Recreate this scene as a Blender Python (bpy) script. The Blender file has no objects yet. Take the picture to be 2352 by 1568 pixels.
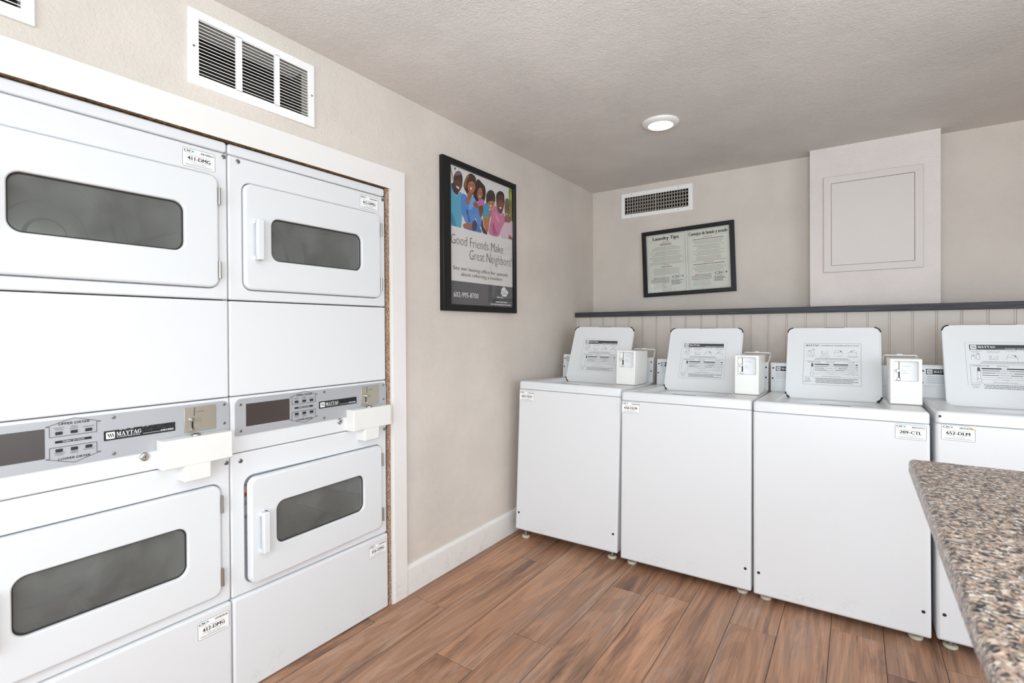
import bpy, bmesh, math, random
from mathutils import Matrix, Vector

scene = bpy.context.scene
COL = scene.collection
R = math.radians
random.seed(7)

# ------------------------------------------------------------------ camera, world, lights, exposure
cd = bpy.data.cameras.new('camera')
cam = bpy.data.objects.new('camera', cd)
COL.objects.link(cam)
YAW, PITCH, ROLL = 0.5973246, -0.0061705, -0.0057672
fw = Vector((-math.sin(YAW) * math.cos(PITCH), math.cos(YAW) * math.cos(PITCH), math.sin(PITCH)))
rt = Vector((math.cos(YAW), math.sin(YAW), 0.0))
up = rt.cross(fw)
rt2 = rt * math.cos(ROLL) + up * math.sin(ROLL)
up2 = up * math.cos(ROLL) - rt * math.sin(ROLL)
cm = Matrix((rt2, up2, -fw)).transposed().to_4x4()
cm.translation = (1.74775, -3.73703, 1.24042)
cam.matrix_world = cm
cd.sensor_fit = 'HORIZONTAL'
cd.sensor_width = 36.0
cd.lens = 36.0 * 1161.6 / 2352.0
cd.shift_y = -20.02 / 2352.0
cd.clip_start = 0.02
cd.dof.use_dof = True
cd.dof.focus_distance = 2.4
cd.dof.aperture_fstop = 5.0
scene.camera = cam

world = bpy.data.worlds.new('world')
scene.world = world
world.use_nodes = True
wb = world.node_tree.nodes['Background']
wb.inputs['Color'].default_value = (0.86, 0.93, 1.0, 1)
wb.inputs['Strength'].default_value = 1.0

vs = scene.view_settings
vs.view_transform = 'Standard'
vs.look = 'None'
vs.exposure = 0.10
vs.gamma = 1.0
vs.use_curve_mapping = False
scene.cycles.use_denoising = True
scene.cycles.max_bounces = 10
scene.cycles.diffuse_bounces = 6
scene.cycles.caustics_reflective = False
scene.cycles.caustics_refractive = False
scene.cycles.sample_clamp_indirect = 6.0


def area_light(name, loc, target, sx, sy, power, color):
    l = bpy.data.lights.new(name, 'AREA')
    l.shape = 'RECTANGLE'
    l.size, l.size_y = sx, sy
    l.energy = power
    l.color = color
    o = bpy.data.objects.new(name, l)
    COL.objects.link(o)
    o.location = loc
    d = Vector(target) - Vector(loc)
    o.rotation_euler = d.to_track_quat('-Z', 'Y').to_euler()
    return o


DAY = (0.825, 0.93, 1.0)
# skylight falling in through the two windows behind and beside the camera
l1 = area_light('window_daylight_front', (1.9, -5.52, 1.35), (1.9, -2.6, 0.45), 2.6, 1.5, 62.0, DAY)
l2 = area_light('window_daylight_right', (3.74, -3.45, 1.10), (0.6, -3.1, 0.25), 2.9, 1.85, 42.0, DAY)
l1.data.spread = l2.data.spread = R(150)
# added unseen uplight that brightens the ceiling near the camera, like a bounced flash
l3 = area_light('ceiling_fill', (2.05, -3.95, 1.55), (2.0, -3.75, 2.33), 0.4, 0.4, 48.0, (0.82, 0.94, 1.0))
l3.data.spread = R(150)


# ------------------------------------------------------------------ materials
def lin(c):
    out = []
    for v in c[:3]:
        v /= 255.0
        out.append(v / 12.92 if v <= 0.04045 else ((v + 0.055) / 1.055) ** 2.4)
    return (out[0], out[1], out[2], 1.0)


MATS = {}


def mat(name, rgb, rough=0.5, metal=0.0, spec=0.5, emit=None, coat=0.0):
    if name in MATS:
        return MATS[name]
    m = bpy.data.materials.new(name)
    m.use_nodes = True
    b = m.node_tree.nodes['Principled BSDF']
    b.inputs['Base Color'].default_value = lin(rgb)
    b.inputs['Roughness'].default_value = rough
    b.inputs['Metallic'].default_value = metal
    b.inputs['Specular IOR Level'].default_value = spec
    b.inputs['Coat Weight'].default_value = coat
    if emit:
        b.inputs['Emission Color'].default_value = lin(emit[0])
        b.inputs['Emission Strength'].default_value = emit[1]
    MATS[name] = m
    return m


def nodes(m):
    nt = m.node_tree
    return nt, nt.nodes, nt.links, nt.nodes['Principled BSDF']


def noise(nt, vec, scale, detail=3.0, rough=0.55, dist=0.0):
    n = nt.nodes.new('ShaderNodeTexNoise')
    n.inputs['Scale'].default_value = scale
    n.inputs['Detail'].default_value = detail
    n.inputs['Roughness'].default_value = rough
    n.inputs['Distortion'].default_value = dist
    nt.links.new(vec, n.inputs['Vector'])
    return n


def ramp(nt, fac, stops, interp='LINEAR'):
    r = nt.nodes.new('ShaderNodeValToRGB')
    cr = r.color_ramp
    cr.interpolation = interp
    while len(cr.elements) > 1:
        cr.elements.remove(cr.elements[-1])
    cr.elements[0].position = stops[0][0]
    cr.elements[0].color = stops[0][1]
    for p, c in stops[1:]:
        e = cr.elements.new(p)
        e.color = c
    nt.links.new(fac, r.inputs['Fac'])
    return r


def mixc(nt, fac, a, b, mode='MIX'):
    n = nt.nodes.new('ShaderNodeMix')
    n.data_type = 'RGBA'
    n.blend_type = mode
    for sock, v in ((n.inputs[0], fac), (n.inputs[6], a), (n.inputs[7], b)):
        if hasattr(v, 'node'):
            nt.links.new(v, sock)
        else:
            sock.default_value = v
    return n.outputs[2]


def bump(nt, bsdf, height, strength, distance):
    b = nt.nodes.new('ShaderNodeBump')
    b.inputs['Strength'].default_value = strength
    b.inputs['Distance'].default_value = distance
    nt.links.new(height, b.inputs['Height'])
    nt.links.new(b.outputs['Normal'], bsdf.inputs['Normal'])


def coords(nt, kind='Object', scale=(1, 1, 1), loc=None):
    tc = nt.nodes.new('ShaderNodeTexCoord')
    mp = nt.nodes.new('ShaderNodeMapping')
    mp.inputs['Scale'].default_value = scale
    nt.links.new(tc.outputs[kind], mp.inputs['Vector'])
    return mp.outputs['Vector']


def plaster(name, rgb, scale, strength, dist, tint=None):
    m = mat(name, rgb, 0.75, 0, 0.25)
    nt, ns, lk, b = nodes(m)
    v = coords(nt)
    n1 = noise(nt, v, scale, 4.0, 0.6, 0.6)
    n2 = noise(nt, v, scale * 0.22, 2.0, 0.5)
    add = ns.new('ShaderNodeMath')
    add.operation = 'MULTIPLY_ADD'
    lk.new(n2.outputs['Fac'], add.inputs[0])
    add.inputs[1].default_value = 0.7
    lk.new(n1.outputs['Fac'], add.inputs[2])
    bump(nt, b, add.outputs[0], strength, dist)
    c0 = lin(rgb)
    c1 = lin([min(255, c * 1.03) for c in rgb])
    c2 = lin([c * 0.97 for c in rgb])
    n3 = noise(nt, v, 2.3, 3.0)
    r = ramp(nt, n3.outputs['Fac'], [(0.3, c2), (0.5, c0), (0.7, c1)])
    lk.new(r.outputs['Color'], b.inputs['Base Color'])
    return m


M_WALL = plaster('painted_plaster_wall', (212, 203, 194), 95.0, 0.45, 0.006)
M_CEIL = plaster('painted_plaster_ceiling', (215, 209, 204), 95.0, 0.6, 0.006)
M_PANEL_PAINT = plaster('painted_wood_panel', (212, 202, 194), 60.0, 0.25, 0.002)
M_CHASE = plaster('painted_plaster_chase', (226, 217, 213), 90.0, 0.6, 0.006)
M_TRIM = mat('white_trim_paint', (232, 229, 226), 0.4)


def add_wear(m, rgb, dirt, z_soft, amount, scale=9.0):
    """scuffs and grime with a shape of their own near the foot of a thing"""
    nt, ns, lk, b = nodes(m)
    v = coords(nt)
    n = noise(nt, v, scale, 6.0, 0.7)
    n2 = noise(nt, v, scale * 7, 4.0, 0.7)
    sx = ns.new('ShaderNodeSeparateXYZ')
    lk.new(v, sx.inputs[0])
    mr = ns.new('ShaderNodeMapRange')
    mr.inputs['From Min'].default_value = z_soft
    mr.inputs['From Max'].default_value = 0.0
    lk.new(sx.outputs['Z'], mr.inputs['Value'])
    r = ramp(nt, n.outputs['Fac'], [(0.5, (0, 0, 0, 1)), (0.72, (1, 1, 1, 1))])
    r2 = ramp(nt, n2.outputs['Fac'], [(0.45, (0, 0, 0, 1)), (0.65, (1, 1, 1, 1))])
    mu = ns.new('ShaderNodeMath')
    mu.operation = 'MULTIPLY'
    lk.new(r.outputs['Color'], mu.inputs[0])
    lk.new(mr.outputs['Result'], mu.inputs[1])
    mu2 = ns.new('ShaderNodeMath')
    mu2.operation = 'MULTIPLY'
    lk.new(mu.outputs[0], mu2.inputs[0])
    lk.new(r2.outputs['Color'], mu2.inputs[1])
    mu3 = ns.new('ShaderNodeMath')
    mu3.operation = 'MULTIPLY'
    mu3.inputs[1].default_value = amount
    lk.new(mu2.outputs[0], mu3.inputs[0])
    c = mixc(nt, mu3.outputs[0], lin(rgb), lin(dirt))
    lk.new(c, b.inputs['Base Color'])


add_wear(M_TRIM, (232, 229, 226), (150, 135, 120), 0.25, 0.5)
M_ENAMEL = mat('white_enamel', (223, 225, 227), 0.45, 0, 0.35)
add_wear(M_ENAMEL, (223, 224, 226), (165, 150, 135), 0.12, 0.45)
M_ENAMEL2 = mat('white_enamel_clean', (223, 225, 227), 0.3, 0, 0.4)
M_LID = mat('lid_enamel', (226, 228, 230), 0.3, 0, 0.5)
M_CREAM = mat('cream_painted_steel', (230, 229, 225), 0.3)
M_BLACK = mat('black_plastic', (22, 22, 23), 0.45)
M_RUBBER = mat('dark_rubber', (42, 36, 34), 0.7)
M_FRAME = mat('black_frame_lacquer', (18, 17, 18), 0.42, 0, 0.35)
M_CHROME = mat('chrome', (205, 203, 200), 0.18, 1.0)
M_STEEL = mat('brushed_steel', (172, 168, 160), 0.35, 1.0)
M_PLATE = mat('nickel_coin_plate', (188, 180, 166), 0.34, 0.85)
M_ALU = mat('silver_console', (176, 177, 181), 0.42, 0.25)
M_DISPLAY = mat('smoked_display', (66, 58, 54), 0.25)
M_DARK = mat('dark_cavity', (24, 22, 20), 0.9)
M_GAP = mat('shadow_gap', (70, 68, 66), 0.8)
M_DRUM = mat('galvanised_drum', (214, 210, 202), 0.26, 0.6)
M_FOOT = mat('foot_rubber', (214, 208, 190), 0.6)
M_HOLE = mat('screw_dark', (48, 44, 42), 0.5, 0.4)
M_SCREW = mat('zinc_screw', (150, 148, 144), 0.3, 0.9)
M_VENT = mat('white_vent_paint', (240, 239, 237), 0.4)
M_VENT2 = mat('grey_vent_fins', (176, 168, 158), 0.5)
M_DUCT = mat('duct_inside', (58, 50, 42), 0.9)
M_DUCT_LIT = mat('duct_painted_lit', (196, 188, 172), 0.8)
M_RUST_GAP = mat('rust_and_gap_shade', (120, 82, 60), 0.8)
M_ORANGE = mat('orange_label', (232, 110, 30), 0.5)

# particle board
M_PB = mat('particle_board', (158, 128, 100), 0.9, 0, 0.2)
_nt, _ns, _lk, _b = nodes(M_PB)
_v = coords(_nt, scale=(1, 1, 0.6))
_n = noise(_nt, _v, 260.0, 3.0, 0.7)
_r = ramp(_nt, _n.outputs['Fac'], [(0.3, lin((70, 52, 42))), (0.48, lin((158, 128, 106))), (0.7, lin((214, 190, 170)))])
_lk.new(_r.outputs['Color'], _b.inputs['Base Color'])
bump(_nt, _b, _n.outputs['Fac'], 0.6, 0.003)
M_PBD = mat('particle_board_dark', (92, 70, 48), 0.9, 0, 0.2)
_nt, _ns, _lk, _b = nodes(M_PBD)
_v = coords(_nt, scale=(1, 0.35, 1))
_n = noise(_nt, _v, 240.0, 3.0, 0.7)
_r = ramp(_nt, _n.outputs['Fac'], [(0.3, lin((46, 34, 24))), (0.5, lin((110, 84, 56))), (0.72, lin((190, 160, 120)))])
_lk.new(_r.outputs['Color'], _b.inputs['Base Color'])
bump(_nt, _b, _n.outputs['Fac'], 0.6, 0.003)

# floor planks
M_WOOD = mat('wood_plank', (150, 110, 84), 0.42, 0, 0.35)
_nt, _ns, _lk, _b = nodes(M_WOOD)
_tc = _ns.new('ShaderNodeTexCoord')
_oi = _ns.new('ShaderNodeObjectInfo')
_vm = _ns.new('ShaderNodeVectorMath')
_vm.operation = 'SCALE'
_vm.inputs[0].default_value = (13.7, 31.3, 5.1)
_lk.new(_oi.outputs['Random'], _vm.inputs['Scale'])
_va = _ns.new('ShaderNodeVectorMath')
_va.operation = 'ADD'
_lk.new(_tc.outputs['Object'], _va.inputs[0])
_lk.new(_vm.outputs['Vector'], _va.inputs[1])


def _map(s):
    mp = _ns.new('ShaderNodeMapping')
    mp.inputs['Scale'].default_value = s
    _lk.new(_va.outputs['Vector'], mp.inputs['Vector'])
    return mp.outputs['Vector']


_broad = noise(_nt, _map((8.0, 0.9, 1)), 1.0, 5.0, 0.65, 0.9)
_grain = noise(_nt, _map((120.0, 1.7, 1)), 1.0, 6.0, 0.75, 1.2)
_wave = _ns.new('ShaderNodeTexNoise')
_wave.inputs['Scale'].default_value = 1.0
_wave.inputs['Detail'].default_value = 1.0
_wave.inputs['Distortion'].default_value = 0.5
_lk.new(_map((5.0, 0.42, 1)), _wave.inputs['Vector'])
_wm = _ns.new('ShaderNodeMath')
_wm.operation = 'MULTIPLY'
_wm.inputs[1].default_value = 75.0
_lk.new(_wave.outputs['Fac'], _wm.inputs[0])
_ws = _ns.new('ShaderNodeMath')
_ws.operation = 'SINE'
_lk.new(_wm.outputs[0], _ws.inputs[0])
_base = ramp(_nt, _broad.outputs['Fac'], [(0.22, lin((102, 82, 72))), (0.38, lin((150, 116, 96))), (0.50, lin((194, 150, 120))), (0.60, lin((178, 144, 124))), (0.78, lin((226, 184, 150)))])
_gr = ramp(_nt, _grain.outputs['Fac'], [(0.28, (0.48, 0.46, 0.45, 1)), (0.45, (0.88, 0.87, 0.87, 1)), (0.7, (1.16, 1.14, 1.12, 1))])
_c = mixc(_nt, 1.0, _base.outputs['Color'], _gr.outputs['Color'], 'MULTIPLY')
_wr = ramp(_nt, _ws.outputs[0], [(0.0, (0.74, 0.72, 0.71, 1)), (0.45, (1, 1, 1, 1))])
_c = mixc(_nt, 0.55, _c, _wr.outputs['Color'], 'MULTIPLY')
_tone = ramp(_nt, _oi.outputs['Random'], [(0.0, (0.66, 0.65, 0.65, 1)), (0.2, (1.0, 0.97, 0.94, 1)), (0.4, (0.80, 0.81, 0.83, 1)), (0.6, (1.08, 1.02, 0.96, 1)), (0.8, (0.78, 0.74, 0.71, 1)), (1.0, (0.98, 0.96, 0.95, 1))])
_c = mixc(_nt, 1.0, _c, _tone.outputs['Color'], 'MULTIPLY')
_white = noise(_nt, _map((7.0, 2.0, 1)), 1.0, 5.0, 0.7)
_wf = ramp(_nt, _white.outputs['Fac'], [(0.56, (0, 0, 0, 1)), (0.78, (0.6, 0.6, 0.6, 1))])
_c = mixc(_nt, _wf.outputs['Color'], _c, lin((190, 168, 154)))
_lk.new(_c, _b.inputs['Base Color'])
bump(_nt, _b, _grain.outputs['Fac'], 0.15, 0.002)
M_GROUT = mat('dark_grout', (108, 94, 84), 0.9)

# dark weathered wood of the ledge
M_LEDGE = mat('charcoal_wood', (66, 66, 70), 0.6, 0, 0.3)
_nt, _ns, _lk, _b = nodes(M_LEDGE)
_n = noise(_nt, coords(_nt, scale=(3, 60, 90)), 1.0, 5.0, 0.7, 0.6)
_r = ramp(_nt, _n.outputs['Fac'], [(0.3, lin((44, 44, 48))), (0.52, lin((70, 70, 75))), (0.75, lin((104, 104, 110)))])
_lk.new(_r.outputs['Color'], _b.inputs['Base Color'])
bump(_nt, _b, _n.outputs['Fac'], 0.5, 0.004)

# granite
M_GRANITE = mat('speckled_granite', (170, 150, 138), 0.3, 0, 0.4)
_nt, _ns, _lk, _b = nodes(M_GRANITE)
_v = coords(_nt)
_nd = noise(_nt, _v, 40.0, 2.0)
_mx = _ns.new('ShaderNodeVectorMath')
_mx.operation = 'MULTIPLY_ADD'
_lk.new(_nd.outputs['Color'], _mx.inputs[0])
_mx.inputs[1].default_value = (0.02, 0.02, 0.02)
_lk.new(_v, _mx.inputs[2])
_vo = _ns.new('ShaderNodeTexVoronoi')
_vo.inputs['Scale'].default_value = 210.0
_lk.new(_mx.outputs['Vector'], _vo.inputs['Vector'])
_sp = _ns.new('ShaderNodeSeparateColor')
_lk.new(_vo.outputs['Color'], _sp.inputs[0])
_rg = ramp(_nt, _sp.outputs[0], [(0.0, lin((52, 50, 50))), (0.15, lin((104, 98, 96))), (0.30, lin((160, 146, 136))), (0.48, lin((192, 164, 144))), (0.66, lin((176, 160, 150))), (0.80, lin((214, 198, 182))), (0.93, lin((226, 222, 216)))], 'CONSTANT')
_n2 = noise(_nt, _v, 330.0, 3.0, 0.7)
_r2 = ramp(_nt, _n2.outputs['Fac'], [(0.36, (0.55, 0.55, 0.56, 1)), (0.5, (1, 1, 1, 1)), (0.7, (1.1, 1.08, 1.05, 1))])
_n3 = noise(_nt, _v, 85.0, 3.0, 0.6)
_r3 = ramp(_nt, _n3.outputs['Fac'], [(0.40, (0.34, 0.33, 0.33, 1)), (0.52, (0.97, 0.96, 0.95, 1))])
_c = mixc(_nt, 1.0, _rg.outputs['Color'], _r2.outputs['Color'], 'MULTIPLY')
_c = mixc(_nt, 0.8, _c, _r3.outputs['Color'], 'MULTIPLY')
_lk.new(_c, _b.inputs['Base Color'])


def glass(name, tint, gloss=1.0, rough=0.02):
    m = bpy.data.materials.new(name)
    m.use_nodes = True
    nt = m.node_tree
    for n in list(nt.nodes):
        nt.nodes.remove(n)
    out = nt.nodes.new('ShaderNodeOutputMaterial')
    tr = nt.nodes.new('ShaderNodeBsdfTransparent')
    tr.inputs['Color'].default_value = (*tint, 1)
    gl = nt.nodes.new('ShaderNodeBsdfGlossy')
    gl.inputs['Roughness'].default_value = rough
    gl.inputs['Color'].default_value = (gloss, gloss, gloss, 1)
    fr = nt.nodes.new('ShaderNodeFresnel')
    fr.inputs['IOR'].default_value = 1.5
    mx = nt.nodes.new('ShaderNodeMixShader')
    # only the outer face mirrors the room; the inner face of the thin pane does not
    ge = nt.nodes.new('ShaderNodeNewGeometry')
    iv = nt.nodes.new('ShaderNodeMath')
    iv.operation = 'SUBTRACT'
    iv.inputs[0].default_value = 1.0
    nt.links.new(ge.outputs['Backfacing'], iv.inputs[1])
    mu = nt.nodes.new('ShaderNodeMath')
    mu.operation = 'MULTIPLY'
    nt.links.new(fr.outputs[0], mu.inputs[0])
    nt.links.new(iv.outputs[0], mu.inputs[1])
    nt.links.new(mu.outputs[0], mx.inputs[0])
    nt.links.new(tr.outputs[0], mx.inputs[1])
    nt.links.new(gl.outputs[0], mx.inputs[2])
    nt.links.new(mx.outputs[0], out.inputs['Surface'])
    return m


M_GLASS = glass('picture_glass', (0.97, 0.97, 0.97))


def hazed_glass():
    """tinted dryer door pane with a pale film standing in for reflected light"""
    m = glass('dryer_window_glass', (0.80, 0.81, 0.80))
    nt = m.node_tree
    ns, lk = nt.nodes, nt.links
    old = [n for n in ns if n.type == 'MIX_SHADER'][0]
    out = [n for n in ns if n.type == 'OUTPUT_MATERIAL'][0]
    df = ns.new('ShaderNodeBsdfDiffuse')  # pale film mixed in to paint the grey of room reflections
    df.inputs['Color'].default_value = lin((178, 180, 178))
    v = coords(nt)
    n = noise(nt, v, 5.0, 3.0, 0.6)
    n2 = noise(nt, v, 420.0, 4.0, 0.8)
    r1 = ramp(nt, n.outputs['Fac'], [(0.3, (0.09, 0.09, 0.09, 1)), (0.7, (0.25, 0.25, 0.25, 1))])
    r2 = ramp(nt, n2.outputs['Fac'], [(0.5, (0.0, 0.0, 0.0, 1)), (0.8, (0.12, 0.12, 0.12, 1))])
    c = mixc(nt, 1.0, r1.outputs['Color'], r2.outputs['Color'], 'ADD')
    mx = ns.new('ShaderNodeMixShader')
    lk.new(c, mx.inputs[0])
    lk.new(old.outputs[0], mx.inputs[1])
    lk.new(df.outputs[0], mx.inputs[2])
    lk.new(mx.outputs[0], out.inputs['Surface'])
    return m


M_DGLASS = hazed_glass()


def ink(rgb):
    return mat('ink_%d_%d_%d' % tuple(rgb), rgb, 0.55, 0, 0.3)


# ------------------------------------------------------------------ object helpers
def link(name, mesh, parent=None, loc=None):
    o = bpy.data.objects.new(name, mesh)
    COL.objects.link(o)
    if parent is not None:
        o.parent = parent
    if loc is not None:
        o.location = loc
    return o


def thing(name, label, cat, loc=(0, 0, 0), group=None, matrix=None):
    o = bpy.data.objects.new(name, None)
    COL.objects.link(o)
    o.empty_display_size = 0.1
    if matrix is not None:
        o.matrix_world = matrix
    else:
        o.location = loc
    o['label'] = label
    o['category'] = cat
    if group:
        o['group'] = group
    return o


class MB:
    """collects shapes, then links them as ONE mesh object"""

    def __init__(self, fr=None):
        self.bm = bmesh.new()
        self.mats = []
        self.fr = fr or (lambda u, v, d: (u, v, d))

    def mi(self, m):
        if m not in self.mats:
            self.mats.append(m)
        return self.mats.index(m)

    def face(self, vs_, mi, smooth=False):
        try:
            f = self.bm.faces.new(vs_)
        except ValueError:
            return None
        f.material_index = mi
        f.smooth = smooth
        return f

    def loop(self, pts, d):
        return [self.bm.verts.new(self.fr(p[0], p[1], d)) for p in pts]

    def bridge(self, a, b, mi, smooth=True):
        n = len(a)
        for i in range(n):
            self.face((a[i], a[(i + 1) % n], b[(i + 1) % n], b[i]), mi, smooth)

    def box(self, u0, u1, v0, v1, d0, d1, m):
        mi = self.mi(m)
        a = self.loop([(u0, v0), (u1, v0), (u1, v1), (u0, v1)], d0)
        b = self.loop([(u0, v0), (u1, v0), (u1, v1), (u0, v1)], d1)
        self.bridge(a, b, mi, False)
        self.face(a, mi)
        self.face(b, mi)

    def panel(self, u0, u1, v0, v1, r, d0, d1, m, bev=0.004, seg=5, hole=None, hr=0.02, hbev=0.003, back=True, front=True, mfront=None):
        """rounded slab from depth d0 (back) to d1 (front), front edge rounded; hole = (u0,u1,v0,v1)"""
        mi = self.mi(m)
        mf = self.mi(mfront or m)
        P = lambda i: rrect(u0 + i, u1 - i, v0 + i, v1 - i, max(r - i, 0.0005), seg)
        sg = 1 if d1 >= d0 else -1
        L = [self.loop(P(0), d0), self.loop(P(0), d1 - sg * bev)]
        for a in (30, 60, 90):
            s = math.sin(R(a))
            c = math.cos(R(a))
            L.append(self.loop(P(bev * (1 - c)), d1 - sg * bev * (1 - s)))
        for a, b in zip(L, L[1:]):
            self.bridge(a, b, mi)
        if hole is None:
            if front:
                self.face(L[-1], mf)
            if back:
                self.face(L[0], mi)
        else:
            H = lambda i: rrect(hole[0] - i, hole[1] + i, hole[2] - i, hole[3] + i, hr + i, seg)
            K = [self.loop(H(hbev), d1), self.loop(H(hbev * 0.3), d1 - sg * hbev * 0.3), self.loop(H(0), d1 - sg * hbev), self.loop(H(0), d0)]
            self.bridge(L[-1], K[0], mf, False)
            for a, b in zip(K, K[1:]):
                self.bridge(a, b, mi)
            if back:
                self.bridge(L[0], K[-1], mi, False)

    def poly(self, pts, d0, d1, m, smooth=False):
        mi = self.mi(m)
        a = self.loop(pts, d0)
        b = self.loop(pts, d1)
        self.bridge(a, b, mi, smooth)
        self.face(a, mi)
        self.face(b, mi)

    def cyl(self, u, v, r, d0, d1, m, n=20, r2=None, dome=0.0):
        mi = self.mi(m)
        c0 = circ(u, v, r, n)
        c1 = circ(u, v, r if r2 is None else r2, n)
        a = self.loop(c0, d0)
        b = self.loop(c1, d1)
        self.bridge(a, b, mi)
        self.face(a, mi)
        if dome:
            c = self.loop(circ(u, v, (r if r2 is None else r2) * 0.6, n), d1 + dome)
            self.bridge(b, c, mi)
            b = c
        self.face(b, mi)

    def rings(self, u, v, prof, m, n=32, cap0=False, cap1=False, smooth=True):
        mi = self.mi(m)
        L = [self.loop(circ(u, v, r, n), d) for r, d in prof]
        for a, b in zip(L, L[1:]):
            self.bridge(a, b, mi, smooth)
        if cap0:
            self.face(L[0], mi)
        if cap1:
            self.face(L[-1], mi)

    def tube(self, pts, r, m, n=8):
        mi = self.mi(m)
        pts = [Vector(self.fr(*p)) for p in pts]
        L = []
        for i, p in enumerate(pts):
            t = (pts[min(i + 1, len(pts) - 1)] - pts[max(i - 1, 0)]).normalized()
            ref = Vector((0, 0, 1)) if abs(t.z) < 0.9 else Vector((1, 0, 0))
            a = t.cross(ref).normalized()
            b = t.cross(a).normalized()
            L.append([self.bm.verts.new(p + (a * math.cos(k * 2 * math.pi / n) + b * math.sin(k * 2 * math.pi / n)) * r) for k in range(n)])
        for a, b in zip(L, L[1:]):
            self.bridge(a, b, mi)
        self.face(L[0], mi)
        self.face(L[-1], mi)

    def mesh(self, name):
        bmesh.ops.recalc_face_normals(self.bm, faces=self.bm.faces[:])
        for e in self.bm.edges:
            if len(e.link_faces) == 2 and e.calc_face_angle(0.0) > R(50):
                e.smooth = False
        me = bpy.data.meshes.new(name)
        self.bm.to_mesh(me)
        self.bm.free()
        for m in self.mats:
            me.materials.append(m)
        return me

    def build(self, name, parent=None, loc=None):
        return link(name, self.mesh(name), parent, loc)


def circ(u, v, r, n=20):
    return [(u + r * math.cos(2 * math.pi * i / n), v + r * math.sin(2 * math.pi * i / n)) for i in range(n)]


def rrect(u0, u1, v0, v1, r, seg=5):
    r = max(min(r, (u1 - u0) * 0.49, (v1 - v0) * 0.49), 0.0001)
    out = []
    for cx, cy, a0 in ((u1 - r, v1 - r, 0), (u0 + r, v1 - r, 90), (u0 + r, v0 + r, 180), (u1 - r, v0 + r, 270)):
        for i in range(seg + 1):
            a = R(a0 + 90.0 * i / seg)
            out.append((cx + r * math.cos(a), cy + r * math.sin(a)))
    return out


# ------------------------------------------------------------------ flat print: lettering and marks
_TXT = {}


def text_polys(s, bold=0.0):
    key = (s, round(bold, 4))
    if key in _TXT:
        return _TXT[key]
    cu = bpy.data.curves.new('lettering', 'FONT')
    cu.body = s
    cu.size = 1.0
    cu.offset = bold
    cu.resolution_u = 2
    cu.fill_mode = 'BOTH'
    ob = bpy.data.objects.new('lettering', cu)
    me = bpy.data.meshes.new_from_object(ob)
    vsx = [(v.co.x, v.co.y) for v in me.vertices]
    pl = [tuple(p.vertices) for p in me.polygons]
    bpy.data.meshes.remove(me)
    bpy.data.objects.remove(ob)
    bpy.data.curves.remove(cu)
    xs = [v[0] for v in vsx] or [0, 1]
    _TXT[key] = (vsx, pl, min(xs), max(xs))
    return _TXT[key]


_h = text_polys('H')
CAP = max(v[1] for v in _h[0])

SERIF = {
    'M': (1.12, [[(.12, 0), (.2, 0), (.2, 1), (.12, 1)], [(.06, 1), (.32, 1), (.60, .02), (.50, .02)], [(.50, .02), (.60, .02), (.88, 1), (.78, 1)], [(.80, 0), (1.02, 0), (1.02, 1), (.80, 1)], [(0, 0), (.32, 0), (.32, .07), (0, .07)], [(.70, 0), (1.12, 0), (1.12, .07), (.70, .07)], [(0, .93), (.2, .93), (.2, 1), (0, 1)], [(.9, .93), (1.12, .93), (1.12, 1), (.9, 1)]]),
    'A': (1.0, [[(.10, 0), (.18, 0), (.52, 1), (.42, 1)], [(.40, 1), (.58, 1), (.94, 0), (.68, 0)], [(.22, .30), (.74, .30), (.74, .38), (.22, .38)], [(0, 0), (.30, 0), (.30, .07), (0, .07)], [(.56, 0), (1.04, 0), (1.04, .07), (.56, .07)]]),
    'Y': (.96, [[(.38, 0), (.60, 0), (.60, .45), (.38, .45)], [(.04, 1), (.30, 1), (.60, .42), (.40, .42)], [(.78, 1), (.88, 1), (.60, .42), (.50, .42)], [(.26, 0), (.72, 0), (.72, .07), (.26, .07)], [(0, .93), (.40, .93), (.40, 1), (0, 1)], [(.64, .93), (.98, .93), (.98, 1), (.64, 1)]]),
    'T': (.86, [[(.32, 0), (.54, 0), (.54, 1), (.32, 1)], [(0, .91), (.86, .91), (.86, 1), (0, 1)], [(0, .72), (.06, .72), (.1, .92), (0, .92)], [(.80, .72), (.86, .72), (.86, .92), (.76, .92)], [(.2, 0), (.66, 0), (.66, .07), (.2, .07)]]),
    'G': (.95, [[(.02, .35), (.26, .35), (.26, .65), (.02, .65)], [(.02, .65), (.26, .65), (.36, .90), (.18, .93)], [(.18, .93), (.36, .90), (.52, .93), (.5, 1.0)], [(.5, 1.0), (.52, .93), (.70, .82), (.82, .92)], [(.72, .68), (.82, .68), (.82, 1), (.74, .9)], [(.02, .35), (.26, .35), (.36, .10), (.18, .07)], [(.18, .07), (.36, .10), (.52, .07), (.5, 0.0)], [(.5, 0), (.52, .07), (.66, .14), (.84, .08)], [(.66, .08), (.84, .08), (.84, .44), (.66, .44)], [(.54, .40), (.94, .40), (.94, .47), (.54, .47)]]),
}


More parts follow.
